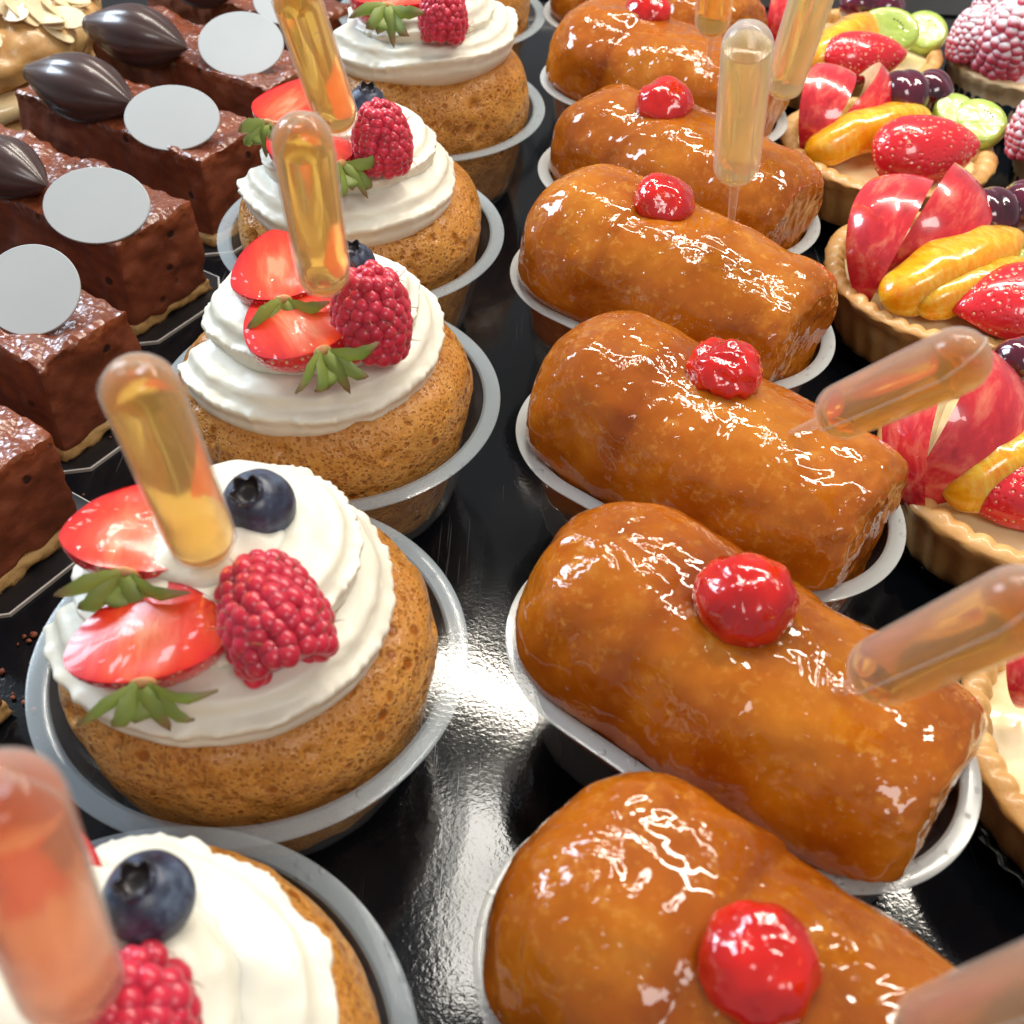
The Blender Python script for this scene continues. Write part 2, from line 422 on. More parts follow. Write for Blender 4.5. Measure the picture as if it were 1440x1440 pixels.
def mat_orange():
    M = Mat('orange_flesh'); st = M.noise(1.0, 4, 0.6, 1.2, vec=M.mapping((460, 170, 110)))
    col = M.ramp(st, [(0.3, (0.88, 0.30, 0.004)), (0.52, (0.94, 0.46, 0.012)), (0.72, (0.96, 0.66, 0.12))])
    w = M.noise(150, 2, 0.5, 0.9)
    M.set(Base_Color=col, Roughness=0.2, Normal=M.bump(st, 0.5, 0.05)).sss(0.9, (1, .45, .08), 0.006).coat(1.0, 0.03, M.bump(w, 0.5, 0.1))
    return M.m
def mat_apple():
    M = Mat('apple_skin'); st = M.noise(1.0, 4, 0.6, 0.5, vec=M.mapping((260, 90, 260)))
    col = M.ramp(st, [(0.30, (0.46, 0.010, 0.022)), (0.50, (0.68, 0.028, 0.040)), (0.66, (0.80, 0.16, 0.11)), (0.8, (0.85, 0.42, 0.20))])
    w = M.noise(90, 2, 0.5, 0.8)
    M.set(Base_Color=col, Roughness=0.22, Normal=M.bump(w, 0.3, 0.08)).sss(0.15, (1, .3, .2), 0.002).coat(1.0, 0.03, M.bump(w, 0.6, 0.14))
    return M.m

TRAY = mat_tray(); SPONGE = mat_sponge(); CREAM = mat_cream(); GLAZE = mat_glaze(); CHERRY = mat_cherry()
RIM = mat_plastic('cup_rim_plastic', 0.18, tint=(0.50, 0.58, 0.63)); WALL = mat_plastic('cup_wall_plastic', 0.06, tint=(0.45, 0.47, 0.48)); OVAL_RIM = mat_plastic('oval_rim_plastic', 0.38, tint=(0.64, 0.67, 0.66))
RASP = mat_raspberry(); RASP_S = mat_raspberry(True); SKIN = mat_straw_skin(); CUT = mat_straw_cut(); LEAF = mat_leaf()
BLUE = mat_blueberry(); BULB = mat_bulb('pipette_plastic', 0.05, 0.38, 0.22); BULB_F = mat_bulb('frosted_pipette_plastic', 0.20, 0.55, 0.30)
AMBER = mat_liquor('amber_liquor', (0.95, 0.73, 0.03), 150); PEACH = mat_liquor('peach_liquor', (0.96, 0.74, 0.06), 170, 0.26); ROSE = mat_liquor('rose_liquor', (0.95, 0.50, 0.13), 130, 0.34); PALE = mat_liquor('pale_liquor', (0.97, 0.82, 0.28), 70, 0.24)
HAIR = mat_simple('berry_hair', (0.30, 0.14, 0.06), 0.6)
MOUSSE = mat_mousse(); BISCUIT = mat_simple('biscuit_base', (0.42, 0.25, 0.09), 0.7, 0, 350, 0.8, 0.08)
POD = mat_simple('dark_chocolate', (0.055, 0.028, 0.026), 0.33, 0.25, 60, 0.15, 0.05)
PLAQUE = mat_simple('white_plaque', (0.47, 0.51, 0.53), 0.45, 0, 40)
BOARD = mat_simple('black_board', (0.008, 0.008, 0.010), 0.32); BOARD_EDGE = mat_simple('board_edge', (0.42, 0.40, 0.38), 0.6)
CRUST = mat_pastry('tart_crust', [(0.3, (0.50, 0.24, 0.06)), (0.55, (0.66, 0.38, 0.13)), (0.8, (0.74, 0.50, 0.22))])
CRUST_P = mat_pastry('pale_crust', [(0.3, (0.66, 0.46, 0.22)), (0.6, (0.80, 0.66, 0.42)), (0.8, (0.86, 0.76, 0.58))])
CUSTARD = mat_fruit('custard', [(0.3, (0.80, 0.60, 0.30)), (0.7, (0.86, 0.72, 0.46))], 60, 0.2, 0.8, (1, .7, .3), 0.3, 0.15)
ORANGE = mat_orange(); APPLE = mat_apple()
APPLE_F = mat_fruit('apple_flesh', [(0.3, (0.80, 0.62, 0.30)), (0.7, (0.86, 0.74, 0.46))], 90, 0.3, 0.8, (1, .8, .4), 0.3, 0.2)
KIWI = mat_fruit('kiwi_flesh', [(0.3, (0.32, 0.46, 0.05)), (0.7, (0.50, 0.62, 0.15))], 120, 0.3, 0.7, (.7, 1, .3), 0.5, 0.6)
GRAPE = mat_fruit('dark_cherry', [(0.35, (0.035, 0.002, 0.010)), (0.7, (0.14, 0.006, 0.035))], 90, 0.15, 1.0, (1, .1, .3), 0.2, 0.35, 120)
CHOUX = mat_pastry('choux_crust', [(0.3, (0.42, 0.20, 0.05)), (0.55, (0.62, 0.38, 0.14)), (0.8, (0.80, 0.62, 0.34))])
SUGAR = mat_simple('icing_sugar', (0.85, 0.84, 0.80), 0.7, 0, 300, 0.4, 0.05)
STEEL = mat_simple('brushed_steel', (0.62, 0.63, 0.62), 0.35, 0, 60, 0.05, 0.02, None, 0.9)
NAVY = mat_simple('navy_paper', (0.012, 0.035, 0.06), 0.45); BLACKP = mat_simple('black_paper', (0.006, 0.006, 0.008), 0.25, 0.5)
GOLD = mat_simple('gold_card', (0.50, 0.27, 0.06), 0.35, 0.4, 60)
EYE = mat_simple('berry_core', (0.62, 0.30, 0.12), 0.5)

# ------------------------------------------------------------------ setting
def build_tray():
    b = MB(); n = 24; xs = np.linspace(-60, 70, n); ys = np.linspace(-25, 85, n)
    V = np.array([[x, y, 0] for y in ys for x in xs]); b.add(V, grid_faces(n, n, False))
    b.add(np.array([[-60, -25, -1], [70, -25, -1], [70, 85, -1], [-60, 85, -1], [-60, -25, -.01], [70, -25, -.01], [70, 85, -.01], [-60, 85, -.01]]),
          [(3, 2, 1, 0), (0, 1, 5, 4), (1, 2, 6, 5), (2, 3, 7, 6), (3, 0, 4, 7)])
    o = bpy.data.objects.new('counter_top', b.mesh('counter_top', TRAY, False)); COL.objects.link(o); o['kind'] = 'structure'
build_tray()

def boxmesh(b, x0, x1, y0, y1, z0, z1, bev=0.05, mat=0):
    r = bev; prof = [(x0, y0), (x1, y0), (x1, y1), (x0, y1)]
    def ring(ins, z): return [[x0 + ins, y0 + ins, z], [x1 - ins, y0 + ins, z], [x1 - ins, y1 - ins, z], [x0 + ins, y1 - ins, z]]
    V = ring(r, z0) + ring(0, z0 + r) + ring(0, z1 - r) + ring(r, z1)
    b.add(V, grid_faces(4, 4) + [(3, 2, 1, 0), (12, 13, 14, 15)], mat)
rail = thing('metal_rail', 'brushed steel rail along the far edge of the black counter', 'rail')
place(rail, (20, 60.0, 0.0))
b = MB(); boxmesh(b, -40, 45, 0.0, 1.3, 0.004, 1.1, 0.12); part('ledge', b.mesh('ledge', STEEL, True, 30), rail)
b = MB(); boxmesh(b, -40, 45, 1.9, 4.0, 0.004, 2.2, 0.12); part('back_bar', b.mesh('back_bar', STEEL, True, 30), rail)

# ------------------------------------------------------------------ clear cups
def cup_meshes(skel, R, rin, rbase, h, ribs, tag_, rim_m, wall_m):
    """skel: list of (cx, dx, dy) ; ring position = (cx,0) + r*(dx,dy)"""
    sk = np.array(skel)
    n = len(sk); ang = np.arctan2(sk[:, 2], sk[:, 1])
    per = np.cumsum(np.r_[0, np.hypot(np.diff(sk[:, 0] + 3 * sk[:, 1]), np.diff(3 * sk[:, 2]))])
    def ring(r, z, rib=0.0):
        rr = r + rib * np.cos(per * ribs); return np.c_[sk[:, 0] + rr * sk[:, 1], rr * sk[:, 2], np.full(n, z)]
    prof = [(rbase - 0.6, 0.12, 0), (rbase - 0.1, 0.14, 0), (rbase + 0.06, 0.35, 0.4)]
    for t in np.linspace(0.1, 0.86, 7): prof.append((rbase + (rin - rbase) * (0.1 + 0.85 * t), 0.35 + (h - 0.35) * t, 1.0))
    prof += [(rin - 0.01, h - 0.25, 0), (rin, h - 0.05, 0)]
    w = MB(); V = np.concatenate([ring(r, z, 0.032 * k) for r, z, k in prof]); w.add(V, grid_faces(len(prof), n) + [tuple(range(n))[::-1]])
    r_ = MB()
    rp = [(rin + 0.003, h - 0.055), (rin + 0.015, h - 0.02), (rin + 0.05, h), (R - 0.05, h + 0.005), (R - 0.012, h), (R, h - 0.02), (R - 0.012, h - 0.045), (R - 0.05, h - 0.04), (rin + 0.08, h - 0.035)]
    V = np.concatenate([ring(r, z) for r, z in rp]); r_.add(V, grid_faces(len(rp), n))
    return w.mesh(tag_ + '_wall', wall_m), r_.mesh(tag_ + '_rim', rim_m, True, 35)
circ = [(0, math.cos(a), math.sin(a)) for a in np.linspace(0, 2 * np.pi, 192, endpoint=False)]
HL = 2.12
oval = []
for a in np.linspace(-np.pi / 2, np.pi / 2, 72): oval.append((HL, math.cos(a), math.sin(a)))
for x in np.linspace(HL, -HL, 32)[1:-1]: oval.append((x, 0, 1))
for a in np.linspace(np.pi / 2, 3 * np.pi / 2, 72): oval.append((-HL, math.cos(a), math.sin(a)))
for x in np.linspace(-HL, HL, 32)[1:-1]: oval.append((x, 0, -1))
RC = 4.5; HC = 3.25
cup_w, cup_r = cup_meshes(circ, RC, 4.04, 3.25, HC, 6.5, 'round', RIM, WALL)
ov_w, ov_r = cup_meshes(oval, 3.0, 2.58, 2.1, HC, 6.5, 'oval', OVAL_RIM, WALL)

# ------------------------------------------------------------------ round sponge
def sponge_mesh(seed, rise):
    n = 260
    prof = smooth_profile([(2.6, 0.25), (3.12, 0.32), (3.42, 1.3), (3.64, 2.4), (3.77, 3.2), (3.76, 3.2 + rise * 0.35), (3.54, 3.25 + rise * 0.70), (3.12, 3.25 + rise * 0.92), (2.5, 3.25 + rise), (1.2, 3.2 + rise), (0.02, 3.15 + rise)], 84)
    V, F = lathe(prof, n)
    N = normals(V, F)
    d = 0.11 * noise(V, 0.35, seed) + 0.06 * noise(V, 1.1, seed + 3) + 0.03 * noise(V, 3.0, seed + 5)
    rg = np.random.RandomState(seed)
    wet = np.clip((V[:, 2] - (3.25 + rise * 0.45)) / (rise * 0.5), 0, 1) * 0.7 + 0.5 * np.clip(noise(V, 0.7, seed + 9, 2), 0, 1)
    for k in range(130):
        th = rg.uniform(0, 2 * np.pi); z = rg.uniform(2.9, 3.25 + rise); i = np.argmin(abs(prof[:60, 1] - z)); r = prof[i, 0]
        c = np.array([r * math.cos(th), r * math.sin(th), prof[i, 1]]); s = rg.choice([0.07, 0.09, 0.13, 0.19], p=[.4, .3, .2, .1])
        q = np.linalg.norm(V - c, axis=1) / s; hole = np.exp(-q ** 4)
        d -= 0.75 * s * hole; wet = np.maximum(wet, hole * 0.8)
    b = MB(); b.add(V + N * d[:, None], F, 0, np.clip(wet, 0, 1)); return b.mesh('sponge', SPONGE)

def cream_mesh(seed, th0, r_out=3.15, turns=2.75, height=2.45, squash=1.0):
    rg = np.random.RandomState(seed)
    sec = smooth_profile([(-0.75, -0.85), (0.2, -0.92), (0.60, -0.82), (0.82, -0.60), (0.92, -0.38), (0.925, -0.22), (0.97, -0.08), (1.0, 0.01), (0.98, 0.085), (0.90, 0.12), (0.77, 0.17), (0.69, 0.27), (0.645, 0.38), (0.57, 0.455), (0.42, 0.50), (0.22, 0.57), (-0.05, 0.66), (-0.4, 0.70), (-0.85, 0.55), (-1.05, 0.1), (-0.95, -0.5), (-0.75, -0.85)], 64)[:-1]
    ns = len(sec); N = 900
    t = np.linspace(0, 1, N); th = th0 + turns * 2 * np.pi * t
    rc = np.interp(t, [0, 0.64, 1], [r_out - 0.98, r_out - 2.12, 0.1]); zc = 0.5 + (height - 1.05) * np.minimum(1, t / 0.66)
    sc = np.clip(np.minimum(1, (1 - t) / 0.08 + 0.25), 0, 1) * (1 - 0.30 * t)
    lipw = np.clip((sec[:, 0] - 0.25) / 0.75, 0, 1) ** 1.5; lipe = np.clip((sec[:, 0] - 0.72) / 0.28, 0, 1) ** 2
    fold = np.clip(noise(np.c_[th * 0.9, t * 3, np.full(N, seed)], 1.0, seed + 6) - 0.1, 0, 1) * 2.2
    V = []
    for i in range(N):
        er = np.array([math.cos(th[i]), math.sin(th[i]), 0]); q = np.array([[th[i] * 1.0, t[i] * 9, seed]])
        big = noise(q, 1.3, seed)[0]; mid = noise(q, 4.0, seed + 1)[0]
        edge = 0.035 * noise(np.array([[i * 0.50, 0, seed]]), 1, seed + 2)[0] + 0.045 * noise(np.array([[i * 0.17, 3, seed]]), 1, seed + 4)[0]
        if rg.rand() < 0.04: edge += rg.uniform(-0.03, 0.05)
        a = sec[:, 0] * (1 + 0.13 * big) + lipw * 0.05 * mid + lipe * edge
        bb = sec[:, 1] * (1 + 0.10 * big) + lipw * (0.22 * big + 0.04 * mid) + lipe * 0.4 * edge - lipw * 0.10 * fold[i]
        wob = 0.13 * math.sin(th[i] + 5.0 * t[i] + seed) * (1 - t[i] * .5); tilt = 0.13 * math.sin(th[i] * 1.0 + seed * 2.1 - 4 * t[i])
        V.append(np.array([0, 0, (zc[i] + tilt) * squash]) + er * (rc[i] + wob + a * sc[i])[:, None] + np.array([0, 0, 1]) * (bb * sc[i] * squash)[:, None])
    V = np.concatenate(V); nq = noise(V, 1.1, seed + 30); nq2 = noise(V * [1, 1, 2.5], 3.2, seed + 33)
    V = V * (1 + 0.018 * nq + 0.004 * nq2)[:, None]; V[:, 2] += 0.06 * nq + 0.012 * nq2
    F = grid_faces(N, ns) + [tuple(range(ns))[::-1], tuple(range((N - 1) * ns, N * ns))]
    b = MB(); b.add(V, F)
    dv, df = lathe([(2.6, -0.35), (2.5, 0.05), (1.9, 0.45 * squash), (1.1, height * 0.62 * squash), (0.5, height * .8 * squash), (0.01, height * .86 * squash)], 64); b.add(dv, df)
    return b.mesh('cream', CREAM)

# ------------------------------------------------------------------ fruits
def raspberry_mesh(seed, mat, hairs=26):
    rg = np.random.RandomState(seed); b = MB(); sv, sf = uv_sphere(9, 12)
    prof = lambda t: 0.98 * (max(0.0, 1 - (max(t, 0.0) / 1.0) ** 2.3)) ** 0.5 if t > 0.32 else 0.98 * (1 - 0.12 ** 2.3 * 0) ** .5 * (0.80 + 0.15 * math.sin(min(t / 0.32, 1) * math.pi / 2) + 0.0)
    H = 2.15
    cv, cf = lathe([(0.05, 0.06)] + [(max(prof(t) * 0.93, 0.02), t * H * 0.99) for t in np.linspace(0.03, 0.985, 14)] + [(0.01, H * 0.96)], 24); b.add(cv, cf)
    rows = 10; cents = []
    for k in range(rows):
        t = 0.05 + 0.89 * (k / (rows - 1)); r = prof(t) * 0.885 if k < rows - 1 else 0.18
        n = max(4, int(round(2 * math.pi * r / 0.315))) if k < rows - 1 else 4
        for j in range(n):
            a = 2 * math.pi * (j + 0.5 * (k % 2)) / n + rg.uniform(-.09, .09) + k * 0.13
            cents.append((r * math.cos(a), r * math.sin(a), t * H + rg.uniform(-.04, .04), a, t))
    for x, y, z, a, t in cents:
        s = 0.222 * rg.uniform(0.9, 1.12) * (1 if t < 0.85 else 0.85)
        v = sv * np.array([s * 1.0, s * 1.0, s * 1.05]) + np.array([x, y, z]); v += 0.015 * noise(v, 6, seed)[:, None] * sv
        b.add(v, sf, 0, np.clip(1 - np.linalg.norm(sv - np.array([math.cos(a), math.sin(a), 0.3]), axis=1) / 0.5, 0, 1) * 0.3)
    for k in range(hairs):
        x, y, z, a, t = cents[rg.randint(len(cents))]; d = np.array([math.cos(a), math.sin(a), rg.uniform(-.3, .7)]); d /= np.linalg.norm(d)
        p = np.array([x, y, z]) + d * 0.22; q = rg.normal(size=3) * 0.12; L = rg.uniform(0.16, 0.34)
        pts = [p, p + d * L * 0.5 + q * 0.4, p + d * L + q]; hv, hf = tube(pts, [0.012, 0.009, 0.003], 4); b.add(hv, hf, 1)
    return b.mesh('raspberry', [mat, HAIR])

def straw_meshes(seed, L=2.6, Wd=1.05, D=0.85):
    """half strawberry; axis +Y from stem to tip, cut face at +Z"""
    rg = np.random.RandomState(seed); ts = 1 - (1 - np.linspace(0, 1, 30)) ** 1.0
    t = np.linspace(0, 1, 34); t = 0.5 - 0.5 * np.cos(np.pi * t)
    w = np.array([Wd * (np.clip(1 - (1 - x / 0.34) ** 2, 0, 1) ** 0.5 if x < 0.34 else (1 - ((x - 0.34) / 0.66) ** 1.9) ** 0.72) for x in t]); w = np.maximum(w, 0.015)
    na = 25; ph = np.linspace(np.pi, 2 * np.pi, na)
    V = np.array([[w[i] * math.cos(a), t[i] * L, w[i] * D / Wd * math.sin(a) * 1.0 - 0.0] for i in range(34) for a in ph])
    V[:, :] += 0.03 * noise(V, 1.6, seed)[:, None] * np.array([1, 0, 1])
    s = MB(); s.add(V, grid_faces(34, na, False, False)); skin = s.mesh('skin', SKIN)
    m_ = 17; k = np.linspace(-1, 1, m_); U = []; E = []
    for i in range(34):
        for q in k:
            U.append([w[i] * q * 1.0, t[i] * L, 0.05 * (1 - q * q) * math.sin(np.pi * min(1, t[i] + .05)) + 0.004]); E.append(max(abs(q) ** 1.3, abs(t[i] - 0.45) * 1.5 if t[i] > 0.45 else (0.45 - t[i]) * 0.7))
    U = np.array(U); U[:, 2] += 0.03 * noise(U, 1.6, seed)[:] * (1 - np.tile(np.abs(k), 34))
    U[:, 0] += 0.03 * noise(np.c_[U[:, 0], U[:, 1], 0 * U[:, 0]], 1.6, seed) * np.tile(np.abs(k) == 1, 34)
    c = MB(); c.add(U, grid_faces(34, m_, False, True), 0, np.clip(E, 0, 1)); cut = c.mesh('cut_face', CUT)
    lf = MB()
    for j in range(6):
        a = -np.pi * 0.98 + np.pi * 0.98 * (j + 0.5 + rg.uniform(-.3, .3)) / 6 * 1.0 + 0.0
        Ll = rg.uniform(0.55, 1.0); wd = rg.uniform(0.14, 0.22); droop = rg.uniform(-0.1, 0.5); pts = []; at = []
        for u in np.linspace(0, 1, 8):
            ww = wd * (math.sin(np.pi * min(1, (u * 0.86 + 0.14))) ** 0.8) * (1 + 0.12 * math.sin(u * 17 + j * 2))
            for q in (-1, -0.5, 0, 0.5, 1):
                rr = 0.08 + Ll * u
                y = -0.10 - 0.50 * math.sin(u * 1.9) + 0.3 * droop * u * u - 0.06 * (1 - q * q) + 0.06 * math.sin(u * 5 + j * 1.7)
                pts.append([rr * math.cos(a) - ww * q * math.sin(a), y, rr * math.sin(a) * 0.85 + ww * q * math.cos(a) + 0.03 + 0.10 * math.sin(j * 2.3 + u * 3)]); at.append(0.15 + u * 0.85)
        pts = np.array(pts); lf.add(pts, grid_faces(8, 5, False), 0, at); lf.add(pts + [0, 0.008, 0], grid_faces(8, 5, False, True), 0, at)
    cv, cf = uv_sphere(8, 12); lf.add(cv * [0.2, 0.1, 0.16] + [0, -0.02, -0.05], cf, 1)
    return skin, cut, lf.mesh('calyx', [LEAF, EYE])
STRAW = [straw_meshes(k, L=[2.7, 2.5, 2.9][k], Wd=[1.08, 1.15, 1.0][k]) for k in range(3)]

def blueberry_mesh():
    prof = smooth_profile([(0.02, -0.93), (0.5, -0.82), (0.88, -0.42), (1.0, 0.0), (0.9, 0.43), (0.62, 0.78), (0.45, 0.90), (0.43, 1.02), (0.36, 1.03), (0.33, 0.88), (0.22, 0.76), (0.01, 0.74)], 44)
    def fn(th, r, z, i):
        u = i / 43.0
        if 0.55 < u < 0.82:
            k = math.sin((u - 0.55) / 0.27 * np.pi); z = z + k * 0.09 * np.cos(5 * th) ; r = r + k * 0.05 * np.cos(5 * th + .4)
        return r, z
    V, F = lathe(prof, 60, fn); V += 0.02 * noise(V, 2.0, 3)[:, None] * V
    e = np.repeat(np.clip((np.arange(44) / 43.0 - 0.62) / 0.08, 0, 1), 60)
    b = MB(); b.add(V, F, 0, e); return b.mesh('blueberry', BLUE)
BLUE_ME = blueberry_mesh()
RASP_ME = [raspberry_mesh(k, RASP) for k in (1, 2, 3)]; RASP_SM = [raspberry_mesh(k + 8, RASP_S, 0) for k in (1, 2)]

def pipette_meshes(r=0.605, L=5.0, ln=1.9, fill=0.985):
    """axis +Z, origin at the needle's end"""
    prof = [(0.17, ln - 0.05)]
    for a in np.linspace(0.12, 1, 9): prof.append((r * math.sin(a * np.pi / 2) ** 0.85 * 1.0, ln + r * 0.85 * (1 - math.cos(a * np.pi / 2))))
    for u in np.linspace(0.1, 0.92, 8): prof.append((r * (1 + 0.012 * math.sin(u * 3)), ln + 0.85 * r + (L - 1.85 * r) * u))
    for a in np.linspace(0.05, 0.98, 11): prof.append((max(r * math.cos(a * np.pi / 2), .01), ln + L - r + r * math.sin(a * np.pi / 2)))
    b = MB(); V, F = lathe(prof, 48); b.add(V, F)
    cap = len(prof); b.f.append(tuple(range((cap - 1) * 48, cap * 48))); b.mi.append(0)
    bulb = b.mesh('bulb', BULB)
    sm = MB()                                                    # moulded seam round the bulb
    pr = np.array(prof[2:]); loop = [[p[0] + 0.004, 0, p[1]] for p in pr] + [[-p[0] - 0.004, 0, p[1]] for p in pr[::-1]]
    tv, tf = tube(loop, [0.028] * len(loop), 6); sm.add(tv, tf); seam = sm.mesh('seam', BULB)
    t = MB(); V, F = lathe([(0.10, 0), (0.115, ln * 0.5), (0.14, ln - 0.2), (0.19, ln + 0.03)], 20, None, True, True); t.add(V, F); tip = t.mesh('tip', BULB)
    q = 0.94; lp = [(0.02, ln + 0.06)]
    for a in np.linspace(0.1, 1, 9): lp.append((q * r * math.sin(a * np.pi / 2) ** 0.85, ln + 0.05 + r * 0.85 * (1 - math.cos(a * np.pi / 2))))
    top = ln + L * fill
    zs = np.linspace(ln + 0.9 * r + 0.1, min(top, ln + L - r), 8)
    for z in zs: lp.append((q * r, z))
    if top > ln + L - r:
        for z in np.linspace(ln + L - r + 0.05, top, 5): lp.append((q * math.sqrt(max(r * r - (z - (ln + L - r)) ** 2, 0.01)), z))
    lp.append((lp[-1][0] - 0.04, top + 0.0)); lp.append((lp[-1][0] * 0.5, top - 0.05)); lp.append((0.01, top - 0.06))
    out = [bulb, seam, tip]
    V, F = lathe(lp, 40)
    for mt in (AMBER, PEACH, PALE, ROSE):
        b = MB(); b.add(V, F); b.f.append(tuple(range(40))[::-1]); b.mi.append(0); b.f.append(tuple(range((len(lp) - 1) * 40, len(lp) * 40))); b.mi.append(0)
        out.append(b.mesh('liquor', mt))
    return out
PL, PLN = 4.85, 2.0
PIP = pipette_meshes(L=PL, ln=PLN)
PIP[5] = pipette_meshes(L=PL, ln=PLN, fill=0.88)[5]
PIPF = PIP[0].copy(); PIPF.materials[0] = BULB_F

GP = 'liqueur pipettes stuck into the babas'
def pipette(label, bx, by, z0, tx, ty, liquid, near=True, rscale=1.0, L=PL, twist=0.0):
    """bulb from pixel (bx,by) at height z0 to pixel (tx,ty); the far end is found from the bulb's real length"""
    p0 = P(bx, by, z0); d = ray(tx, ty); o = np.array([0, 0, CAM_Z]); w = o - p0
    bq = 2 * d @ w; c = w @ w - L * L; disc = bq * bq - 4 * c
    if disc < 0: s = -bq / 2
    else: s = (-bq - math.sqrt(disc)) / 2 if near else (-bq + math.sqrt(disc)) / 2
    p1 = o + d * s; ax = (p1 - p0) / np.linalg.norm(p1 - p0)
    t = thing('pipette', label, 'pipette', GP)
    rot = basis(z=ax) @ Matrix.Rotation(twist, 3, 'Z'); k = np.linalg.norm(p1 - p0) / PL
    place(t, p0 - ax * PLN * k, rot, None, (rscale * k, rscale * k, k))
    bu = part('bulb', PIPF if liquid == 2 else PIP[0], t); part('seam', PIP[1], bu); part('tip', PIP[2], t); part('liquor', PIP[3 + liquid], t)
    return t

def berry(label, px, py, z, wpx, axis, k=0, group='raspberries on the cream'):
    c = P(px, py, z); r = rad(c, wpx); ax = np.asarray(axis, float); ax /= np.linalg.norm(ax)
    o = single('raspberry', RASP_ME[k % 3], label, 'raspberry', group)
    sc = r / 0.98
    return place(o, c - ax * 1.08 * sc, basis(z=ax) @ Matrix.Rotation(k * 1.3, 3, 'Z'), None, sc)
def blueberry(label, px, py, z, wpx, axis):
    c = P(px, py, z); o = single('blueberry', BLUE_ME, label, 'blueberry', 'blueberries on the cream')
    return place(o, c, basis(z=axis), None, rad(c, wpx))
def strawberry(label, stem, tip_dir, cut_n, size, k=0, group='strawberry halves on the cream', calyx=True):
    t = thing('strawberry_half', label, 'strawberry', group)
    a, c, l = STRAW[k % 3]
    part('skin', a, t); part('cut_face', c, t)
    if calyx: part('calyx', l, t)
    return place(t, stem, basis(y=tip_dir, z=cut_n), None, size)

# ------------------------------------------------------------------ the row of round babas
ROUND = [('foremost', (-5.49, 5.55)), ('second', (-5.28, 14.16)), ('third', (-4.93, 22.68)), ('fourth', (-5.12, 30.97)), ('fifth', (-3.90, 40.03)), ('sixth', (-3.95, 49.2))]
SP = [sponge_mesh(11, 1.45), sponge_mesh(23, 1.5), sponge_mesh(31, 2.1)]
spec = [(0, 1.2, 0, 3.4, 3.55), (0, 0.0, 1, 3.5, 3.56), (1, 0.6, 2, 3.6, 3.5), (1, 2.3, 3, 3.4, 3.5), (2, 0.4, 4, 3.6, 3.55), (2, 3.0, 4, 1.0, 3.55)]
CR = {}
where = ['cut off by the bottom left corner', 'with a blueberry beside its pipette', 'with an upright raspberry before its pipette', 'with a half hidden strawberry behind its cream', 'with a strawberry cut at the top edge', 'farthest, its cream only just in the frame']
for i, (nm, (x, y)) in enumerate(ROUND):
    c = thing('plastic_cup', f'{nm} round clear cup from the front in the cream baba row', 'cup', 'round plastic cups')
    place(c, (x, y, 0.02 + (0.10 if i == 0 else 0)), None, i * 0.7)
    part('wall', cup_w, c); part('rim', cup_r, c)
    si, rz, cs, th0, ro = spec[i]
    t = thing('cream_baba', f'{nm} round cream-topped sponge baba from the front, {where[i]}', 'rum baba', 'round rum babas with whipped cream')
    place(t, (x, y, 0.1), None, rz)
    part('sponge', SP[si], t)
    me = CR.get(cs) or CR.setdefault(cs, cream_mesh(40 + cs, th0 - rz, ro))
    co = part('cream', me, t); co.location = (0, 0, (4.55 if si < 2 else 5.2) * CM)

up = np.array([0, 0, 1.]); toward = np.array([0.0, -0.72, 0.70])
# second baba (nearest whole one)
strawberry('rear glazed strawberry half on the second cream baba, green leaves hanging down', P(176, 803, 6.95), (-0.05, 1.0, -0.05), (0.16, -0.55, 1), (1.22, 0.90, 1.0), 0)
strawberry('front glazed strawberry half on the second cream baba, left of its raspberry', P(200, 958, 6.55), (-0.16, 0.98, 0.05), (-0.05, -0.42, 1), (1.22, 0.86, 1.0), 1)
berry('large raspberry lying on the cream in the second round cup', 380, 858, 6.75, 150, (-0.45, 0.75, 0.45), 0)
blueberry('blueberry touching the pipette on the second cream baba', 364, 712, 7.1, 106, (-0.15, -0.35, 0.9))
pipette('amber pipette leaning left over the second cream baba', 292, 778, 7.0, 182, 512, 0, twist=0.4)
# third
strawberry('rear strawberry half on the third cream baba, resting against the pipette', P(398, 420, 7.15), (-0.25, 0.95, 0.05), (-0.05, -0.15, 1), 1.05, 0)
strawberry('front strawberry half on the third cream baba, fan of green leaves hanging', P(452, 492, 6.95), (-0.55, 0.8, 0.02), (-0.05, -0.12, 1), 1.12, 1)
berry('upright raspberry on the third cream baba in front of its pipette', 522, 434, 7.2, 112, (0.0, 0.25, 1.0), 1)
blueberry('blueberry nearly hidden behind the raspberry on the third cream baba', 497, 372, 7.0, 64, (0, -0.2, 1))
pipette('amber pipette standing upright in the third cream baba', 458, 402, 7.8, 420, 168, 0, twist=1.2)
# fourth
strawberry('rear strawberry half on the fourth cream baba, single leaf sticking out left', P(378, 172, 7.1), (0.35, 0.9, 0.05), (0, -0.1, 1), 1.05, 2)
strawberry('front strawberry half behind the upright pipette on the fourth cream baba', P(478, 230, 6.95), (-0.75, 0.6, 0.0), (0.05, 0.0, 1), 1.05, 0)
berry('upright raspberry on the fourth cream baba beside the blueberry', 537, 190, 7.3, 84, (0.0, 0.2, 1.0), 2)
blueberry('blueberry just above the raspberry on the fourth cream baba', 516, 148, 7.1, 56, (0.1, -0.1, 1))
pp = pipette('amber pipette embossed with a small figure leaning left over the fourth baba', 478, 178, 7.6, 408, -26, 0, twist=0.2)
fc = bpy.data.curves.new('figure', 'FONT'); fc.body = '2'; fc.size = 0.42 * CM; fc.extrude = 0.006 * CM; fc.align_x = 'CENTER'; fc.align_y = 'CENTER'; fc.materials.append(BULB)
ft = bpy.data.objects.new('figure', fc); COL.objects.link(ft); bpy.context.view_layer.update()
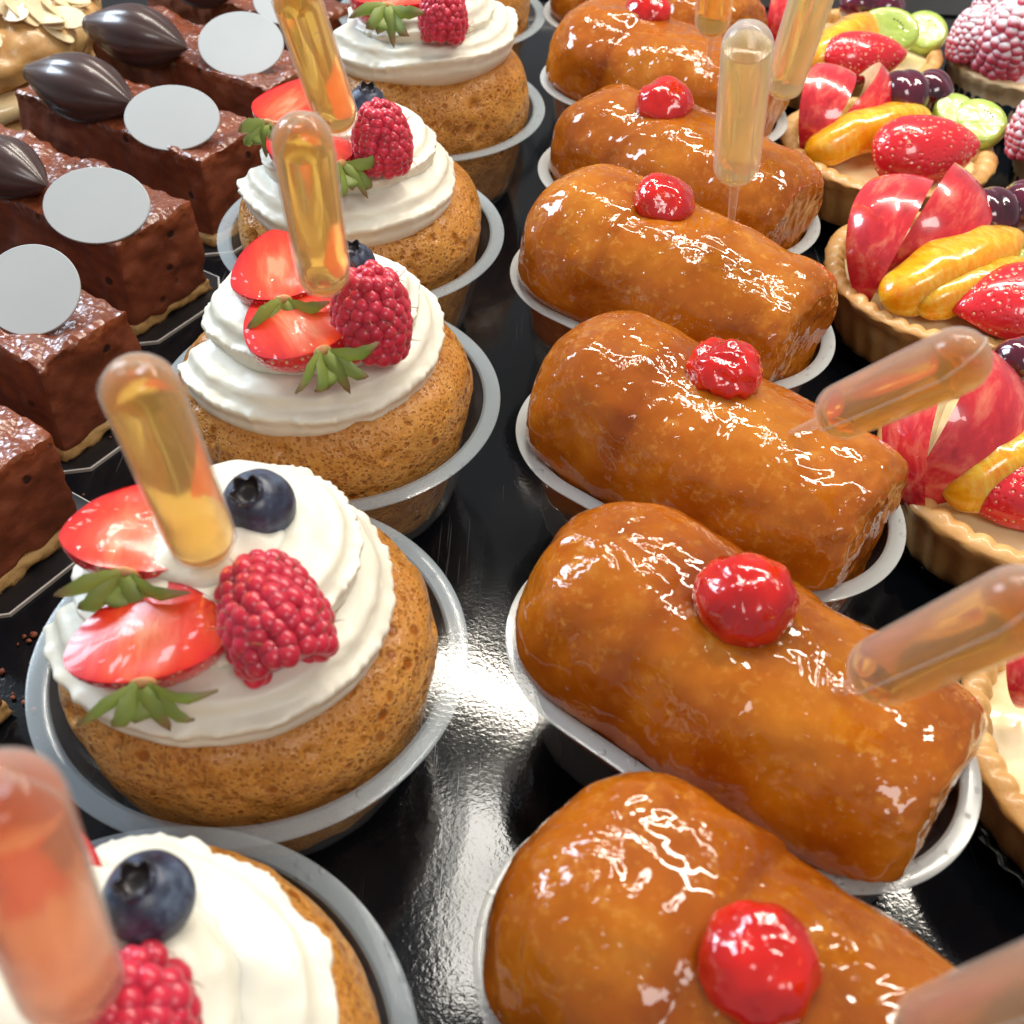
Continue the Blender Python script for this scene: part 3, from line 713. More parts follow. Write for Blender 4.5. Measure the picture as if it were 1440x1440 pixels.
fm = bpy.data.meshes.new_from_object(ft.evaluated_get(bpy.context.evaluated_depsgraph_get())); bpy.data.objects.remove(ft)
fo = part('figure', fm, pp.children[0]); vl = pp.matrix_world.inverted().to_3x3() @ (cam.location - pp.matrix_world.translation); vl.z = 0; vl.normalize()
vl = Matrix.Rotation(0.35, 3, 'Z') @ vl
fo.matrix_local = Matrix.Translation(vl * 0.608 * CM + Vector((0, 0, (PLN + PL - 1.25) * CM))) @ basis(y=(0, 0, 1), z=tuple(vl)).to_4x4()
# fifth
strawberry('strawberry half with a leafy star facing the viewer on the fifth baba', P(546, 8, 7.6), (0.05, 1.0, -0.12), (0.0, 0.25, 1), 1.32, 1)
strawberry('strawberry half tucked behind the leafy one on the fifth cream baba', P(574, -12, 7.3), (0.1, 0.95, 0.1), (0.1, 0.0, 1), 1.05, 2)
berry('raspberry beside the leafy strawberry on the fifth cream baba', 623, 14, 7.6, 68, (0.0, 0.3, 1.0), 0)
# foremost
strawberry('strawberry half at the left edge under the foremost blurred pipette', P(45, 1405, 6.5), (-0.35, 0.9, 0.1), (-0.1, -0.3, 1), 1.1, 0)
berry('raspberry cut off by the bottom edge on the foremost baba', 182, 1448, 6.7, 200, (0.1, 0.8, 0.5), 1)
blueberry('blueberry on the foremost cream baba beside the blurred pipette', 210, 1262, 7.1, 130, (-0.1, -0.1, 1))
pipette('peach coloured blurred pipette in the bottom left corner', 106, 1402, 7.4, -16, 1092, 3, True, 1.08, twist=0.3)

# ------------------------------------------------------------------ the row of oval babas
def loaf_mesh(seed, swell=1.0, long=1.0):
    n = 120
    key = [(-4.72, 0.02, 3.5), (-4.66, 0.75, 3.5), (-4.40, 1.5, 3.48), (-3.9, 2.12, 3.42), (-3.2, 2.50, 3.36), (-2.5, 2.60, 3.30), (-1.8, 2.60, 3.26), (-1.1, 2.55, 3.22), (-0.2, 2.55, 3.22), (1.2, 2.54, 3.2), (2.6, 2.46, 3.15), (3.6, 2.36, 3.1), (4.15, 2.24, 3.05), (4.38, 2.02, 3.05), (4.45, 1.7, 3.05), (4.47, 0.9, 3.05), (4.48, 0.02, 3.05)]
    pr = smooth_profile(key, 110); a = np.linspace(0, 2 * np.pi, n, endpoint=False); V = []; att = []
    ex = 2.0 / 2.35
    ca, sa = np.cos(a), np.sin(a); cx = np.sign(ca) * abs(ca) ** ex; sx = np.sign(sa) * abs(sa) ** ex
    for x, r, zc in pr:
        r = max(r, 0.012) * (swell if x < -1.2 else 1 + (swell - 1) * 0.4)
        V.append(np.c_[np.full(n, x * long), r * cx * 0.97, zc + r * sx * np.where(sx < 0, 1.0, 1.0)])
        att.append(np.full(n, 0.62 * math.exp(-((x + 1.35) / 0.42) ** 2)))
    V = np.concatenate(V); att = np.concatenate(att)
    V[:, 2] = np.maximum(V[:, 2], 0.35)
    F = grid_faces(110, n, True, True); N = normals(V, F)
    d = 0.15 * noise(V, 0.33, seed) + 0.10 * noise(V, 0.8, seed + 1) + 0.035 * noise(V, 2.2, seed + 2) + 0.012 * noise(V, 6, seed + 3)
    d += np.where(V[:, 0] > 3.6, 0.03 * noise(V, 5.0, seed + 4), 0)
    att = np.clip(att * (1.0 + 0.9 * noise(V, 0.6, seed + 7)) + 0.30 * np.clip(noise(V, 0.5, seed + 8, 2) - 0.15, 0, 1), 0, 1)
    V = V + N * d[:, None]
    sx_ = np.clip(V[:, 0], -HL, HL); q = np.c_[V[:, 0] - sx_, V[:, 1]]; ql = np.maximum(np.hypot(q[:, 0], q[:, 1]), 1e-6)
    zz = V[:, 2] + 0.1; lim = 2.1 + (2.58 - 2.1) * np.clip(zz / HC, 0, 1) - 0.07 + 0.9 * np.clip(zz - HC, 0, 1) ** 0.7   # the cup holds it in
    k = np.minimum(1, lim / ql)[:, None]; V[:, :2] = np.c_[sx_, 0 * sx_] + q * k
    b = MB(); b.add(V, F, 0, att); return b.mesh('oval_baba', GLAZE)
OVAL = [('foremost', (4.35, 6.75), -37, 1.0), ('second', (4.65, 13.61), -37.5, 1.0), ('third', (4.70, 20.38), -36.8, 1.0), ('fourth', (4.33, 27.73), -36.6, 1.03), ('fifth', (5.03, 34.19), -39.0, 1.0), ('sixth', (5.05, 41.6), -38, 1.0), ('seventh', (5.1, 48.4), -38, 1.0)]
ov_where = ['cut off by the bottom edge', 'second oval baba from the front with the bulging left end', 'third from the front, dark band round its neck', 'fourth from the front with the upright pipette', 'fifth from the front, cherry in its middle', 'sixth from the front at the top of the photo', 'farthest, mostly hidden']
LM = [loaf_mesh(60 + 7 * k, sw_, lg_) for k, (sw_, lg_) in enumerate([(1.04, 1.0), (1.0, 1.0), (1.03, 0.985), (1.06, 0.99), (0.97, 1.0), (1.05, 1.01), (1.0, 1.0)])]
for i, (nm, (x, y), an, sw) in enumerate(OVAL):
    c = thing('oval_cup', f'{nm} oval clear cup from the front under a glazed baba', 'cup', 'oval plastic cups')
    place(c, (x, y, 0.02), None, math.radians(an)); part('wall', ov_w, c); part('rim', ov_r, c)
    o = single('oval_baba', LM[i], f'amber glazed oval baba, {ov_where[i]}', 'rum baba', 'glazed oval rum babas')
    place(o, (x, y, 0.1), None, math.radians(an))

def cherry_mesh(seed, squash=0.9, facet=0.0):
    V, F = uv_sphere(40, 48); d = 1 + 0.06 * noise(V, 1.3, seed) + 0.03 * noise(V, 3.0, seed + 2)
    if facet: d += facet * np.abs(noise(V, 2.0, seed + 5, 2))
    V = V * d[:, None] * [1, 1, squash]
    b = MB(); b.add(V, F); return b.mesh('candied_cherry', CHERRY)
CH = [cherry_mesh(k, 0.80, -0.05 if k != 2 else -0.20) for k in range(4)]
for nm, px, py, z, w, k in [('on the foremost oval baba, cut by the bottom edge', 1066, 1352, 6.35, 176, 0), ('on the second oval baba from the front', 1046, 838, 6.35, 146, 1), ('wrinkled and dented, on the third oval baba', 1020, 518, 6.3, 112, 2), ('round and shiny, left of the upright pipette', 933, 280, 6.4, 92, 3), ('in the middle of the fifth oval baba', 934, 143, 6.3, 84, 0), ('on the sixth oval baba at the top edge', 910, 12, 6.3, 66, 1)]:
    c = P(px, py + 5, z - 0.38); o = single('candied_cherry', CH[k], f'red candied cherry {nm}', 'cherry', 'candied cherries on the oval babas')
    place(o, c, basis(z=(0.15 * k - .2, -0.2, 1)), None, rad(c, w))
pipette('pipette lying right across the foremost oval baba at the bottom right', 1300, 1462, 6.6, 1560, 1375, 1, twist=0.7)
pipette('peach pipette leaning right out of the second oval baba, cut by the edge', 1222, 952, 6.7, 1470, 838, 1, twist=1.0)
pipette('peach pipette leaning right out of the third oval baba', 1168, 586, 6.9, 1376, 494, 1, twist=1.15)
pipette('pale pipette standing upright in the fourth oval baba', 1034, 250, 7.6, 1054, 36, 2, twist=2.2)
pipette('pale pipette tilted right, stuck in the fifth oval baba', 1098, 130, 7.3, 1158, -55, 2, twist=2.6)
pipette('amber pipette cut by the top edge in the sixth oval baba', 1001, 42, 7.3, 1014, -110, 0, twist=1.2)

# ------------------------------------------------------------------ fruit tarts
def tart_meshes(R=4.0, beads=44, seed=0, H=2.45, Rb=3.0, crust=None):
    prof = smooth_profile([(Rb - 0.5, 0.1), (Rb, 0.14), (Rb + 0.3, 0.5), (R - 0.28, H - 0.7), (R - 0.08, H - 0.25), (R, H - 0.02), (R - 0.10, H + 0.08), (R - 0.30, H + 0.13), (R - 0.48, H + 0.10), (R - 0.60, H - 0.05), (R - 0.68, H - 0.4)], 46)
    def fn(th, r, z, i):
        u = i / 45.0
        k = math.exp(-((u - 0.76) / 0.11) ** 2); w = np.abs(np.cos(th * beads / 2)) ** 0.7
        r = r + k * 0.0; z = z + k * (w - 0.6) * 0.11
        if u > 0.7: r = r - (u - 0.7) * 1.0 * (w - 0.5) * 0.6
        if 0.15 < u < 0.5: r = r + 0.03 * np.cos(th * 30)
        return r, z
    V, F = lathe(prof, 264, fn); N = normals(V, F); V = V + N * (0.07 * noise(V, 0.6, seed) + 0.03 * noise(V, 2.0, seed + 1))[:, None]
    e = np.clip(0.9 * np.exp(-((np.repeat(np.arange(46), 264) / 45. - 0.55) / 0.12) ** 2), 0, 1)
    b = MB(); b.add(V, F + [tuple(range(264))[::-1]], 0, e); sh = b.mesh('crust', crust or CRUST)
    V, F = lathe([(R - 0.50, H - 0.32), (R - 1.2, H - 0.14), (R - 2.2, H - 0.02), (1.0, H), (0.01, H + 0.02)], 80); V[:, 2] += 0.05 * noise(V, 0.9, seed + 5)
    b = MB(); b.add(V, F); cu = b.mesh('custard', CUSTARD)
    return sh, cu
TM = [tart_meshes(seed=70), tart_meshes(seed=75, beads=40)]
def liner_mesh(R0, R1, z1, mat, pleats=36, amp=0.09):
    prof = [(R0 - 0.6, 0.03), (R0, 0.05), (R0 + (R1 - R0) * 0.5, z1 * 0.5), (R1, z1)]
    def fn(th, r, z, i): return r + (0 if i == 0 else amp * (0.4 if i == 1 else 1) * np.cos(th * pleats)), z + (0.05 * np.cos(th * pleats) if i == 3 else 0)
    V, F = lathe(prof, pleats * 8, fn, True); b = MB(); b.add(V, F); b.add(V * [0.985, 0.985, 1] + [0, 0, 0.01], [q[::-1] for q in F]); return b.mesh('liner', mat)
LIN = liner_mesh(3.15, 3.72, 0.75, BLACKP)
TARTS = [('nearest', (13.6, 13.2)), ('second', (13.65, 21.9)), ('third', (13.75, 31.05)), ('fourth', (13.6, 39.95)), ('farthest', (13.95, 49.3))]
for i, (nm, (x, y)) in enumerate(TARTS):
    l = single('paper_case', LIN, f'black pleated paper case under the {nm} fruit tart from the front', 'paper case', 'black paper cases'); place(l, (x, y, 0), None, i)
    t = thing('fruit_tart', f'{nm} fruit tart from the front, golden beaded crust with custard', 'tart', 'fruit tarts on the right'); place(t, (x, y, 0.05), None, i * 1.1)
    part('crust', TM[i % 2][0], t); part('custard', TM[i % 2][1], t)

def apple_meshes(L=3.9, Rr=1.95, wedge=0.40, dep=1.25):
    nu, nv = 44, 15; us = np.sin(np.linspace(-np.pi / 2, np.pi / 2, nu)); V = []; fl = []
    for u in us:
        k = math.sqrt(max(1 - u * u, 0)); th = wedge
        for q in np.linspace(-1, 1, nv):
            al = q * th; r = Rr * (k ** 0.95)
            V.append([r * math.sin(al), u * L / 2, r * math.cos(al) - Rr * 0.35 - 0.0])
    V = np.array(V); s = MB(); s.add(V, grid_faces(nu, nv, False)); sk = s.mesh('skin', APPLE)
    inner = np.array([[0, u * L / 2 * 0.98, (Rr - dep) * math.sqrt(max(1 - u * u, 0)) - Rr * 0.35] for u in us])
    b = MB()
    for side in (0, nv - 1):
        ed = V[side::nv]; mid = (ed + inner) / 2; W = np.concatenate([np.array([e, m_, f]) for e, m_, f in zip(ed, mid, inner)])
        b.add(W, grid_faces(nu, 3, False, side == 0))
    return sk, b.mesh('flesh', APPLE_F, False)
AP = apple_meshes()
def apple(label, p0, p1, out, wide=1.0):
    """slice from p0 to p1, red skin turned towards out"""
    p0, p1 = np.asarray(p0), np.asarray(p1); t = thing('apple_slice', label, 'apple slice', 'red apple slices on the tarts')
    part('skin', AP[0], t); part('flesh', AP[1], t); L = np.linalg.norm(p1 - p0)
    return place(t, (p0 + p1) / 2, basis(y=p1 - p0, z=out), None, (L / 3.9 * wide, L / 3.9, L / 3.9))
def segment_mesh(seed=0, L=4.2, h=1.15, w=0.75, bend=0.55):
    nu, nv = 44, 28; V = []
    for u in np.sin(np.linspace(-np.pi / 2, np.pi / 2, nu)):
        k = max(1 - abs(u) ** 4.0, 0.0) ** 0.55
        for a in np.linspace(0, 2 * np.pi, nv, endpoint=False):
            c, s_ = math.cos(a), math.sin(a); ww = w * k * (abs(c) ** 0.8) * np.sign(c) * (1.0 - 0.45 * s_) * (1 + 0.06 * math.sin(u * 9 + seed + c))
            V.append([u * L / 2, ww, k * h * 0.5 * (s_ if s_ > 0 else s_ * 0.85) + bend * (1 - u * u) - bend * 0.5])
    V = np.array(V); V += (0.07 * noise(V, 0.7, seed) + 0.02 * noise(V, 2.6, seed + 2))[:, None] * [0.4, 1, 1]; b = MB(); b.add(V, grid_faces(nu, nv, True, True)); return b.mesh('orange_segment', ORANGE)
SEG = [segment_mesh(3), segment_mesh(9, bend=0.35)]
def orange(label, p0, p1, z=(0, -0.3, 1), k=0, fat=1.0):
    p0, p1 = np.asarray(p0), np.asarray(p1); o = single('orange_segment', SEG[k], label, 'orange segment', 'orange segments on the tarts'); L = np.linalg.norm(p1 - p0)
    return place(o, (p0 + p1) / 2, basis(x=p1 - p0, z=z), None, (L / 4.2, fat, fat))
def kiwi_mesh():
    pr = smooth_profile([(0.02, -0.28), (0.8, -0.30), (0.98, -0.2), (1.02, 0), (0.98, 0.2), (0.8, 0.30), (0.02, 0.28)], 20); V, F = lathe(pr, 48)
    V += 0.03 * noise(V, 1.5, 4)[:, None] * V; b = MB(); b.add(V, F)
    for k in range(5):
        a = k * 0.5 * np.pi / 5; sv, sf = uv_sphere(6, 8); b.add(sv * [0.035, 0.035, 0.03] + [0.42 * math.cos(a), 0.42 * math.sin(a), 0.295], sf, 1)
    return b.mesh('kiwi_slice', [KIWI, BLACKP])
KW = kiwi_mesh()
def kiwi(label, p, n, r, sx=1.0):
    o = single('kiwi_slice', KW, label, 'kiwi slice', 'kiwi slices on the tarts'); return place(o, p, basis(x=(1, 0, 0.01), z=n), None, (r * sx, r, r * 1.1))
def grape_mesh(seed):
    V, F = uv_sphere(30, 36); V = V * (1 + 0.05 * noise(V, 1.2, seed) - 0.16 * 0.4 * np.exp(-(V[:, 0] / 0.22) ** 2))[:, None]; b = MB(); b.add(V, F); return b.mesh('dark_cherry', GRAPE)
GR = [grape_mesh(1), grape_mesh(4)]
def grape(label, px, py, z, w, k=0, rz=0.0):
    c = P(px, py, z); o = single('dark_cherry', GR[k], label, 'cherry', 'dark glazed cherries on the tarts'); return place(o, c, None, rz, rad(c, w) * 1.15)

# third tart (the clearest one)
apple('left apple slice standing on the third fruit tart', P(1212, 412, 2.7), P(1292, 258, 4.1), (-0.55, -0.75, 0.35), 1.0)
apple('right apple slice leaning behind the orange on the third fruit tart', P(1262, 385, 3.0), P(1352, 250, 4.2), (0.1, -0.85, 0.6), 1.1)
orange('upper orange segment across the third fruit tart', P(1248, 418, 3.2), P(1446, 330, 3.7), (0.2, -0.5, 1), 0, 1.15)
grape('purple cherry on the third fruit tart beside the apple', 1388, 306, 3.7, 76, 0, 0.3)
grape('purple cherry at the right edge on the third fruit tart', 1440, 294, 3.6, 70, 1, 1.0)
kiwi('kiwi piece under the orange on the third fruit tart', P(1432, 385, 3.2), (0.2, -0.6, 1), 0.8)
strawberry('pink strawberry piece, skin up, on the third fruit tart at the edge', P(1500, 430, 3.0), (-1, -0.12, 0.0), (0.0, 0.25, -1), 1.35, 0, 'strawberry halves on the tarts', False)
# fourth tart
apple('left apple slice standing on the fourth fruit tart', P(1134, 205, 2.8), P(1178, 98, 4.2), (-0.3, -0.9, 0.3), 1.1)
apple('curved apple slice beside the cherries on the fourth fruit tart', P(1172, 192, 3.0), P(1232, 98, 4.1), (0.4, -0.8, 0.4), 0.9)
orange('orange segment across the fourth fruit tart', P(1138, 210, 3.1), P(1314, 158, 3.6), (0.1, -0.4, 1), 0, 1.05)
grape('left purple cherry on the fourth fruit tart', 1268, 136, 3.8, 66, 0, 0.3)
grape('right purple cherry on the fourth fruit tart', 1308, 130, 3.7, 54, 1, 1.0)
kiwi('pale kiwi slice on the fourth fruit tart at its right side', P(1376, 175, 3.2), (0.3, -0.5, 1), 1.0)
kiwi('kiwi piece behind the strawberry on the fourth fruit tart', P(1342, 160, 3.4), (0.0, -0.5, 1), 0.8)
strawberry('strawberry half, skin up, on the fourth fruit tart before the kiwi', P(1226, 222, 3.3), (1, 0.30, 0.02), (0.0, 0.75, -0.6), (1.15, 1.75, 1.3), 1, 'strawberry halves on the tarts', False)
# farthest tart
apple('apple slice half hidden behind the tilted pipette on the farthest tart', P(1086, 60, 2.8), P(1120, -25, 4.3), (-0.2, -0.9, 0.3), 1.1)
orange('orange segment on the farthest fruit tart', P(1140, 92, 3.2), P(1230, 30, 3.7), (0.0, -0.5, 1), 1, 1.2)
grape('left purple cherry on the farthest fruit tart', 1208, 8, 3.7, 48, 0, 0.3)
grape('right purple cherry on the farthest fruit tart', 1242, 12, 3.6, 50, 1, 1.0)
kiwi('left kiwi slice on the farthest fruit tart', P(1248, 45, 3.5), (0.0, -0.7, .8), 1.0, 1.3)
kiwi('round kiwi slice at the right of the farthest fruit tart', P(1300, 46, 3.0), (0.1, -0.6, 0.9), 0.95)
strawberry('red strawberry half on the farthest fruit tart before the kiwi', P(1150, 88, 3.2), (1, 0.22, 0.05), (0.0, 0.8, -0.5), (1.1, 1.35, 1.2), 2, 'strawberry halves on the tarts', False)
# second tart
apple('large red apple slice on the second fruit tart behind the lying pipette', P(1290, 705, 2.6), P(1392, 488, 4.7), (0.12, -0.92, 0.45), 1.2)
apple('left edge apple slice on the second fruit tart', P(1284, 712, 2.6), P(1352, 500, 4.3), (-0.65, -0.7, 0.1), 0.8)
orange('lower orange segment overlapping its twin on the third fruit tart', P(1290, 432, 3.0), P(1450, 372, 3.4), (0.2, -0.6, 1), 1, 0.9)
orange('orange segment at the right edge on the second fruit tart', P(1336, 690, 3.2), P(1500, 600, 3.6), (0.0, -0.5, 1), 0, 1.1)
grape('dark cherry on the second fruit tart at the right edge', 1432, 508, 4.0, 60, 1, 0.4)
strawberry('strawberry piece at the right edge on the second fruit tart', P(1520, 700, 3.0), (-1, 0.1, 0.0), (0.0, 0.5, -1), 1.1, 2, 'strawberry halves on the tarts', False)
# nearest tart
apple('apple slice at the right edge on the nearest fruit tart', P(1440, 1000, 2.8), P(1440, 870, 4.2), (-0.3, -0.9, 0.3), 1.0)

# ------------------------------------------------------------------ sugared raspberry tartlets
TL = tart_meshes(3.4, 30, 90, 2.3, 2.6, CRUST_P); NV = liner_mesh(2.75, 3.15, 1.5, NAVY, 44, 0.07)
sugar_cap = lathe([(2.95, 2.25), (2.6, 2.5), (1.6, 2.75), (0.01, 2.8)], 60)
for nm, (x, y) in [('farther', (21.6, 48.9)), ('nearer', (22.0, 40.2))]:
    l = single('paper_case', NV, f'navy pleated paper case under the {nm} raspberry tartlet', 'paper case', 'navy paper cases'); place(l, (x, y, 0))
    t = thing('raspberry_tartlet', f'{nm} pale tartlet of sugared raspberries at the right edge', 'tartlet', 'raspberry tartlets'); place(t, (x, y, 0.06))
    part('crust', TL[0], t); b = MB(); b.add(*sugar_cap); part('icing_sugar', b.mesh('icing_sugar', SUGAR), t)
def srasp(label, px, py, z, w, ax, k):
    c = P(px, py, z); r = rad(c, w); a = np.array(ax, float); a /= np.linalg.norm(a)
    o = single('raspberry', RASP_SM[k], label, 'raspberry', 'sugared raspberries on the tartlets'); return place(o, c - a * 1.0 * r, basis(z=a), None, r / 1.05)
srasp('sugared raspberry at the left of the farther tartlet', 1368, 48, 3.6, 66, (0, 0.2, 1), 0)
srasp('large sugared raspberry at the right of the farther tartlet', 1424, 48, 4.0, 96, (0.1, -0.1, 1), 1)
srasp('sugared raspberry at the back of the farther tartlet', 1395, 10, 3.8, 60, (0, 0.3, 1), 0)
srasp('sugared raspberry on the nearer tartlet, only its side showing', 1462, 175, 3.8, 84, (0, 0.2, 1), 1)

# ------------------------------------------------------------------ chocolate mousse cakes
EX = np.array([-0.86, 0.51]); EX /= np.linalg.norm(EX); EY = np.array([0.51, 0.86]); EY /= np.linalg.norm(EY)   # long axis, short axis
def slab_mesh(seed, L=9.5, Wd=3.35, H=3.05):
    nx, ny, nz = 76, 28, 24
    pts = []; faces = []
    def face(o, u, v, nu, nv):
        V = np.array([o + u * i / nu + v * j / nv for i in range(nu + 1) for j in range(nv + 1)]); return V, grid_faces(nu + 1, nv + 1, False)
    X, Y, Z = np.array([L, 0, 0]), np.array([0, Wd, 0]), np.array([0, 0, H]); O = np.zeros(3)
    b = MB()
    for o, u, v, nu, nv in [(Z, X, Y, nx, ny), (O, X, Z, nx, nz), (Y, Z, X, nz, nx), (O, Z, Y, nz, ny), (X, Y, Z, ny, nz), (O, Y, X, ny, nx)]:
        V, F = face(o, u, v, nu, nv)
        C = np.array([L / 2, Wd / 2, H / 2]); r = 0.16; hs = np.array([L / 2, Wd / 2, H / 2]) - r
        q = V - C; k = np.clip(q, -hs, hs); dd = q - k; ln = np.linalg.norm(dd, axis=1, keepdims=True); W_ = k + np.where(ln > 1e-9, dd / np.maximum(ln, 1e-9) * r, 0)
        nrm = np.where(ln > 1e-9, dd / np.maximum(ln, 1e-9), 0)
        W_ = W_ + C; top = np.clip((W_[:, 2] - (H - 0.5)) / 0.3, 0, 1)
        W_ = W_ + nrm * (0.14 * noise(W_, 0.7, seed) + 0.07 * noise(W_, 2.2, seed + 1) + 0.03 * noise(W_, 5, seed + 2))[:, None]
        W_[:, 2] += top * (0.10 * noise(W_ * [1, 1, 0], 1.4, seed + 3) + 0.05 * noise(W_ * [1, 1, 0], 4, seed + 4)) - 0.0
        b.add(W_, F, 0, top)
    return b.mesh('mousse', MOUSSE)
def base_mesh(seed, L=9.5, Wd=3.45):
    b = MB(); n = 220; t = np.linspace(0, 1, n, endpoint=False); per = []
    for s in t:
        d = s * 2 * (L + Wd)
        per.append((d, 0) if d < L else (L, d - L) if d < L + Wd else (L - (d - L - Wd), Wd) if d < 2 * L + Wd else (0, Wd - (d - 2 * L - Wd)))
    per = np.array(per); V = []
    for z, k in ((0.0, 0), (0.10, 0.03), (0.24, 0.03), (0.36, -0.05)):
        c = np.array([L / 2, Wd / 2]); q = per - c; q = q * (1 + k * 0.5 / 2); w = q + c
        jit = 0.09 * noise(np.c_[w * 2.2, np.full(n, z * 5)], 1, seed) + 0.05 * noise(np.c_[w * 6, np.full(n, z * 9)], 1, seed + 1)
        w = w + q / np.linalg.norm(q, axis=1, keepdims=True) * jit[:, None]; V.append(np.c_[w, np.full(n, z)])
    b.add(np.concatenate(V), grid_faces(4, n) + [tuple(range(n))[::-1], tuple(range(3 * n, 4 * n))]); return b.mesh('biscuit', BISCUIT)
SL = [slab_mesh(k) for k in (100, 110, 120)]; BS = base_mesh(130)
def board_mesh():
    L, W2, ch, zt = 11.0, 4.9, 1.0, 0.10
    poly = [(-0.75 + ch, -0.7), (L, -0.7), (L, W2 - 0.7), (-0.75 + ch, W2 - 0.7), (-0.75, W2 - 0.7 - ch), (-0.75, -0.7 + ch)]
    n = len(poly); p = np.array(poly); c = p.mean(0)
    V = np.concatenate([np.c_[p, np.zeros(n)], np.c_[p, np.full(n, zt)], np.c_[p - (p - c) / np.linalg.norm(p - c, axis=1, keepdims=True) * 0.06, np.full(n, zt + 0.004)]])
    b = MB(); f = grid_faces(3, n); b.add(V, f, 1); b.f.append(tuple(range(2 * n, 3 * n))); b.mi.append(0); b.f.append(tuple(range(n))[::-1]); b.mi.append(0)
    return b.mesh('cake_board', [BOARD, BOARD_EDGE], False)
BD = board_mesh()
SLABROT = math.atan2(EX[1], EX[0])
def world_slab(o): return Matrix(((EX[0], EY[0], 0), (EX[1], EY[1], 0), (0, 0, 1)))
CAKES = [('cut by the left edge at the very front', (-13.1, 11.6), 0, False), ('whose crumbled end points at the blurred amber pipette', (-13.15, 17.6), 1, True), ('with the largest white disc, cut by the left edge', (-12.75, 23.0), 2, True), ('with pod cut by the left edge and whole disc', (-12.4, 29.1), 0, True), ('carrying the bluish shiny pod', (-11.1, 34.6), 1, True), ('carrying the dark whole pod beside the almond pastry', (-9.9, 40.3), 2, True), ('farthest at the top edge', (-9.3, 46.2), 0, True)]
SR = Matrix(((EX[0], EY[0], 0), (EX[1], EY[1], 0), (0, 0, 1)))
# right-handed frame: long axis away to the left, short axis to the back right
SRM = Matrix(((EX[0], -EY[0], 0), (EX[1], -EY[1], 0), (0, 0, 1)))
BLAB = ['', 'with the crumbled end', 'carrying the largest disc', 'with the pod cut by the left edge', 'with the bluish pod', 'beside the almond pastry', 'at the top edge']
for i, (nm, (x, y), k, bd) in enumerate(CAKES):
    bl = BLAB[i]
    o0 = np.array([x, y]) + EY * 3.4            # origin at the back right corner so that local y runs to the viewer
    if bd:
        o = single('cake_board', BD, f'black cake board under the chocolate cake {bl}', 'cake board', 'black boards with pale edges'); place(o, (*o0, 0.004), SRM)
    t = thing('chocolate_cake', f'brown chocolate mousse slice {nm}', 'cake', 'chocolate mousse slices'); place(t, (*o0, 0.115), SRM)
    mo = part('mousse', SL[k], t); mo.location = (0, 0, 0.28 * CM); part('biscuit', BS, t)

def pod_mesh():
    nu, nv = 60, 72; V = []
    for u in np.linspace(0, 1, nu):
        x = u * 4.6; r = 1.22 * (np.clip(math.sin(np.pi * min(1, (u * 0.92 + 0.08) ** 1.25)), 0, 1)) ** 0.85
        if u < 0.13: r = max(r, 0.40 * math.sqrt(max(1 - ((0.13 - u) / 0.13) ** 4, 0)))
        r = max(r * (1 if u > .02 else .5), 0.01)
        for a in np.linspace(0, 2 * np.pi, nv, endpoint=False):
            rr = r * (1 + 0.055 * abs(math.cos(5 * a)) ** 0.6 - 0.03); V.append([x, rr * math.cos(a), rr * math.sin(a) * 0.95])
    b = MB(); b.add(np.array(V), grid_faces(nu, nv, True, True)); return b.mesh('chocolate_pod', POD)
PODM = pod_mesh()
for nm, (ax, ay), (bx, by) in [('cut by the left edge, right above the largest white disc', (-60, 205), (66, 262)), ('with a bluish shine, lower of the two whole pods', (36, 100), (190, 148)), ('right beside the almond pastry, upper of the two whole pods', (117, 32), (264, 68)), ('at the top edge on the farthest chocolate cake', (225, -30), (330, -8))]:
    a, c = P(ax, ay, 4.3), P(bx, by, 3.95); o = single('chocolate_pod', PODM, f'dark chocolate cocoa pod {nm}', 'chocolate pod', 'chocolate pods on the cakes')
    place(o, a, basis(x=c - a, z=(0, 0, 1)), None, np.linalg.norm(c - a) / 4.6)
def plaque_mesh():
    n = 96; th = np.linspace(0, 2 * np.pi, n, endpoint=False); V = []
    for s, z in ((0.985, -0.05), (1, -0.03), (1, 0.03), (0.985, 0.05)): V.append(np.c_[s * np.cos(th), s * np.sin(th), np.full(n, z)])
    b = MB(); b.add(np.concatenate(V), grid_faces(4, n) + [tuple(range(n))[::-1], tuple(range(3 * n, 4 * n))]); return b.mesh('white_disc', PLAQUE, True, 50)
PQ = plaque_mesh()
for nm, px, py, w, h in [('largest of all, cut by the left edge', 44, 408, 138, 112), ('right of the chocolate pod cut by the left edge', 136, 289, 150, 94), ('touching the tip of the bluish chocolate pod', 242, 166, 134, 80), ('left of the leaning pipette, beside the dark whole pod', 339, 62, 120, 78), ('at the top edge on the farthest chocolate cake', 402, 0, 92, 60)]:
    c = P(px, py, 4.12); rx = rad(c, w); v = np.array([0, 0, CAM_Z]) - c; v /= np.linalg.norm(v)
    el = math.asin(v[2]); nrm = np.array([0.05, -0.62, 0.78]); nrm /= np.linalg.norm(nrm)
    ry = rad(c, h) / abs(nrm @ v) * 1.06
    o = single('white_disc', PQ, f'blank white oval disc {nm}', 'disc', 'white discs on the cakes'); place(o, c, basis(x=(1, 0.02, 0), z=nrm), None, (rx, ry, 1))

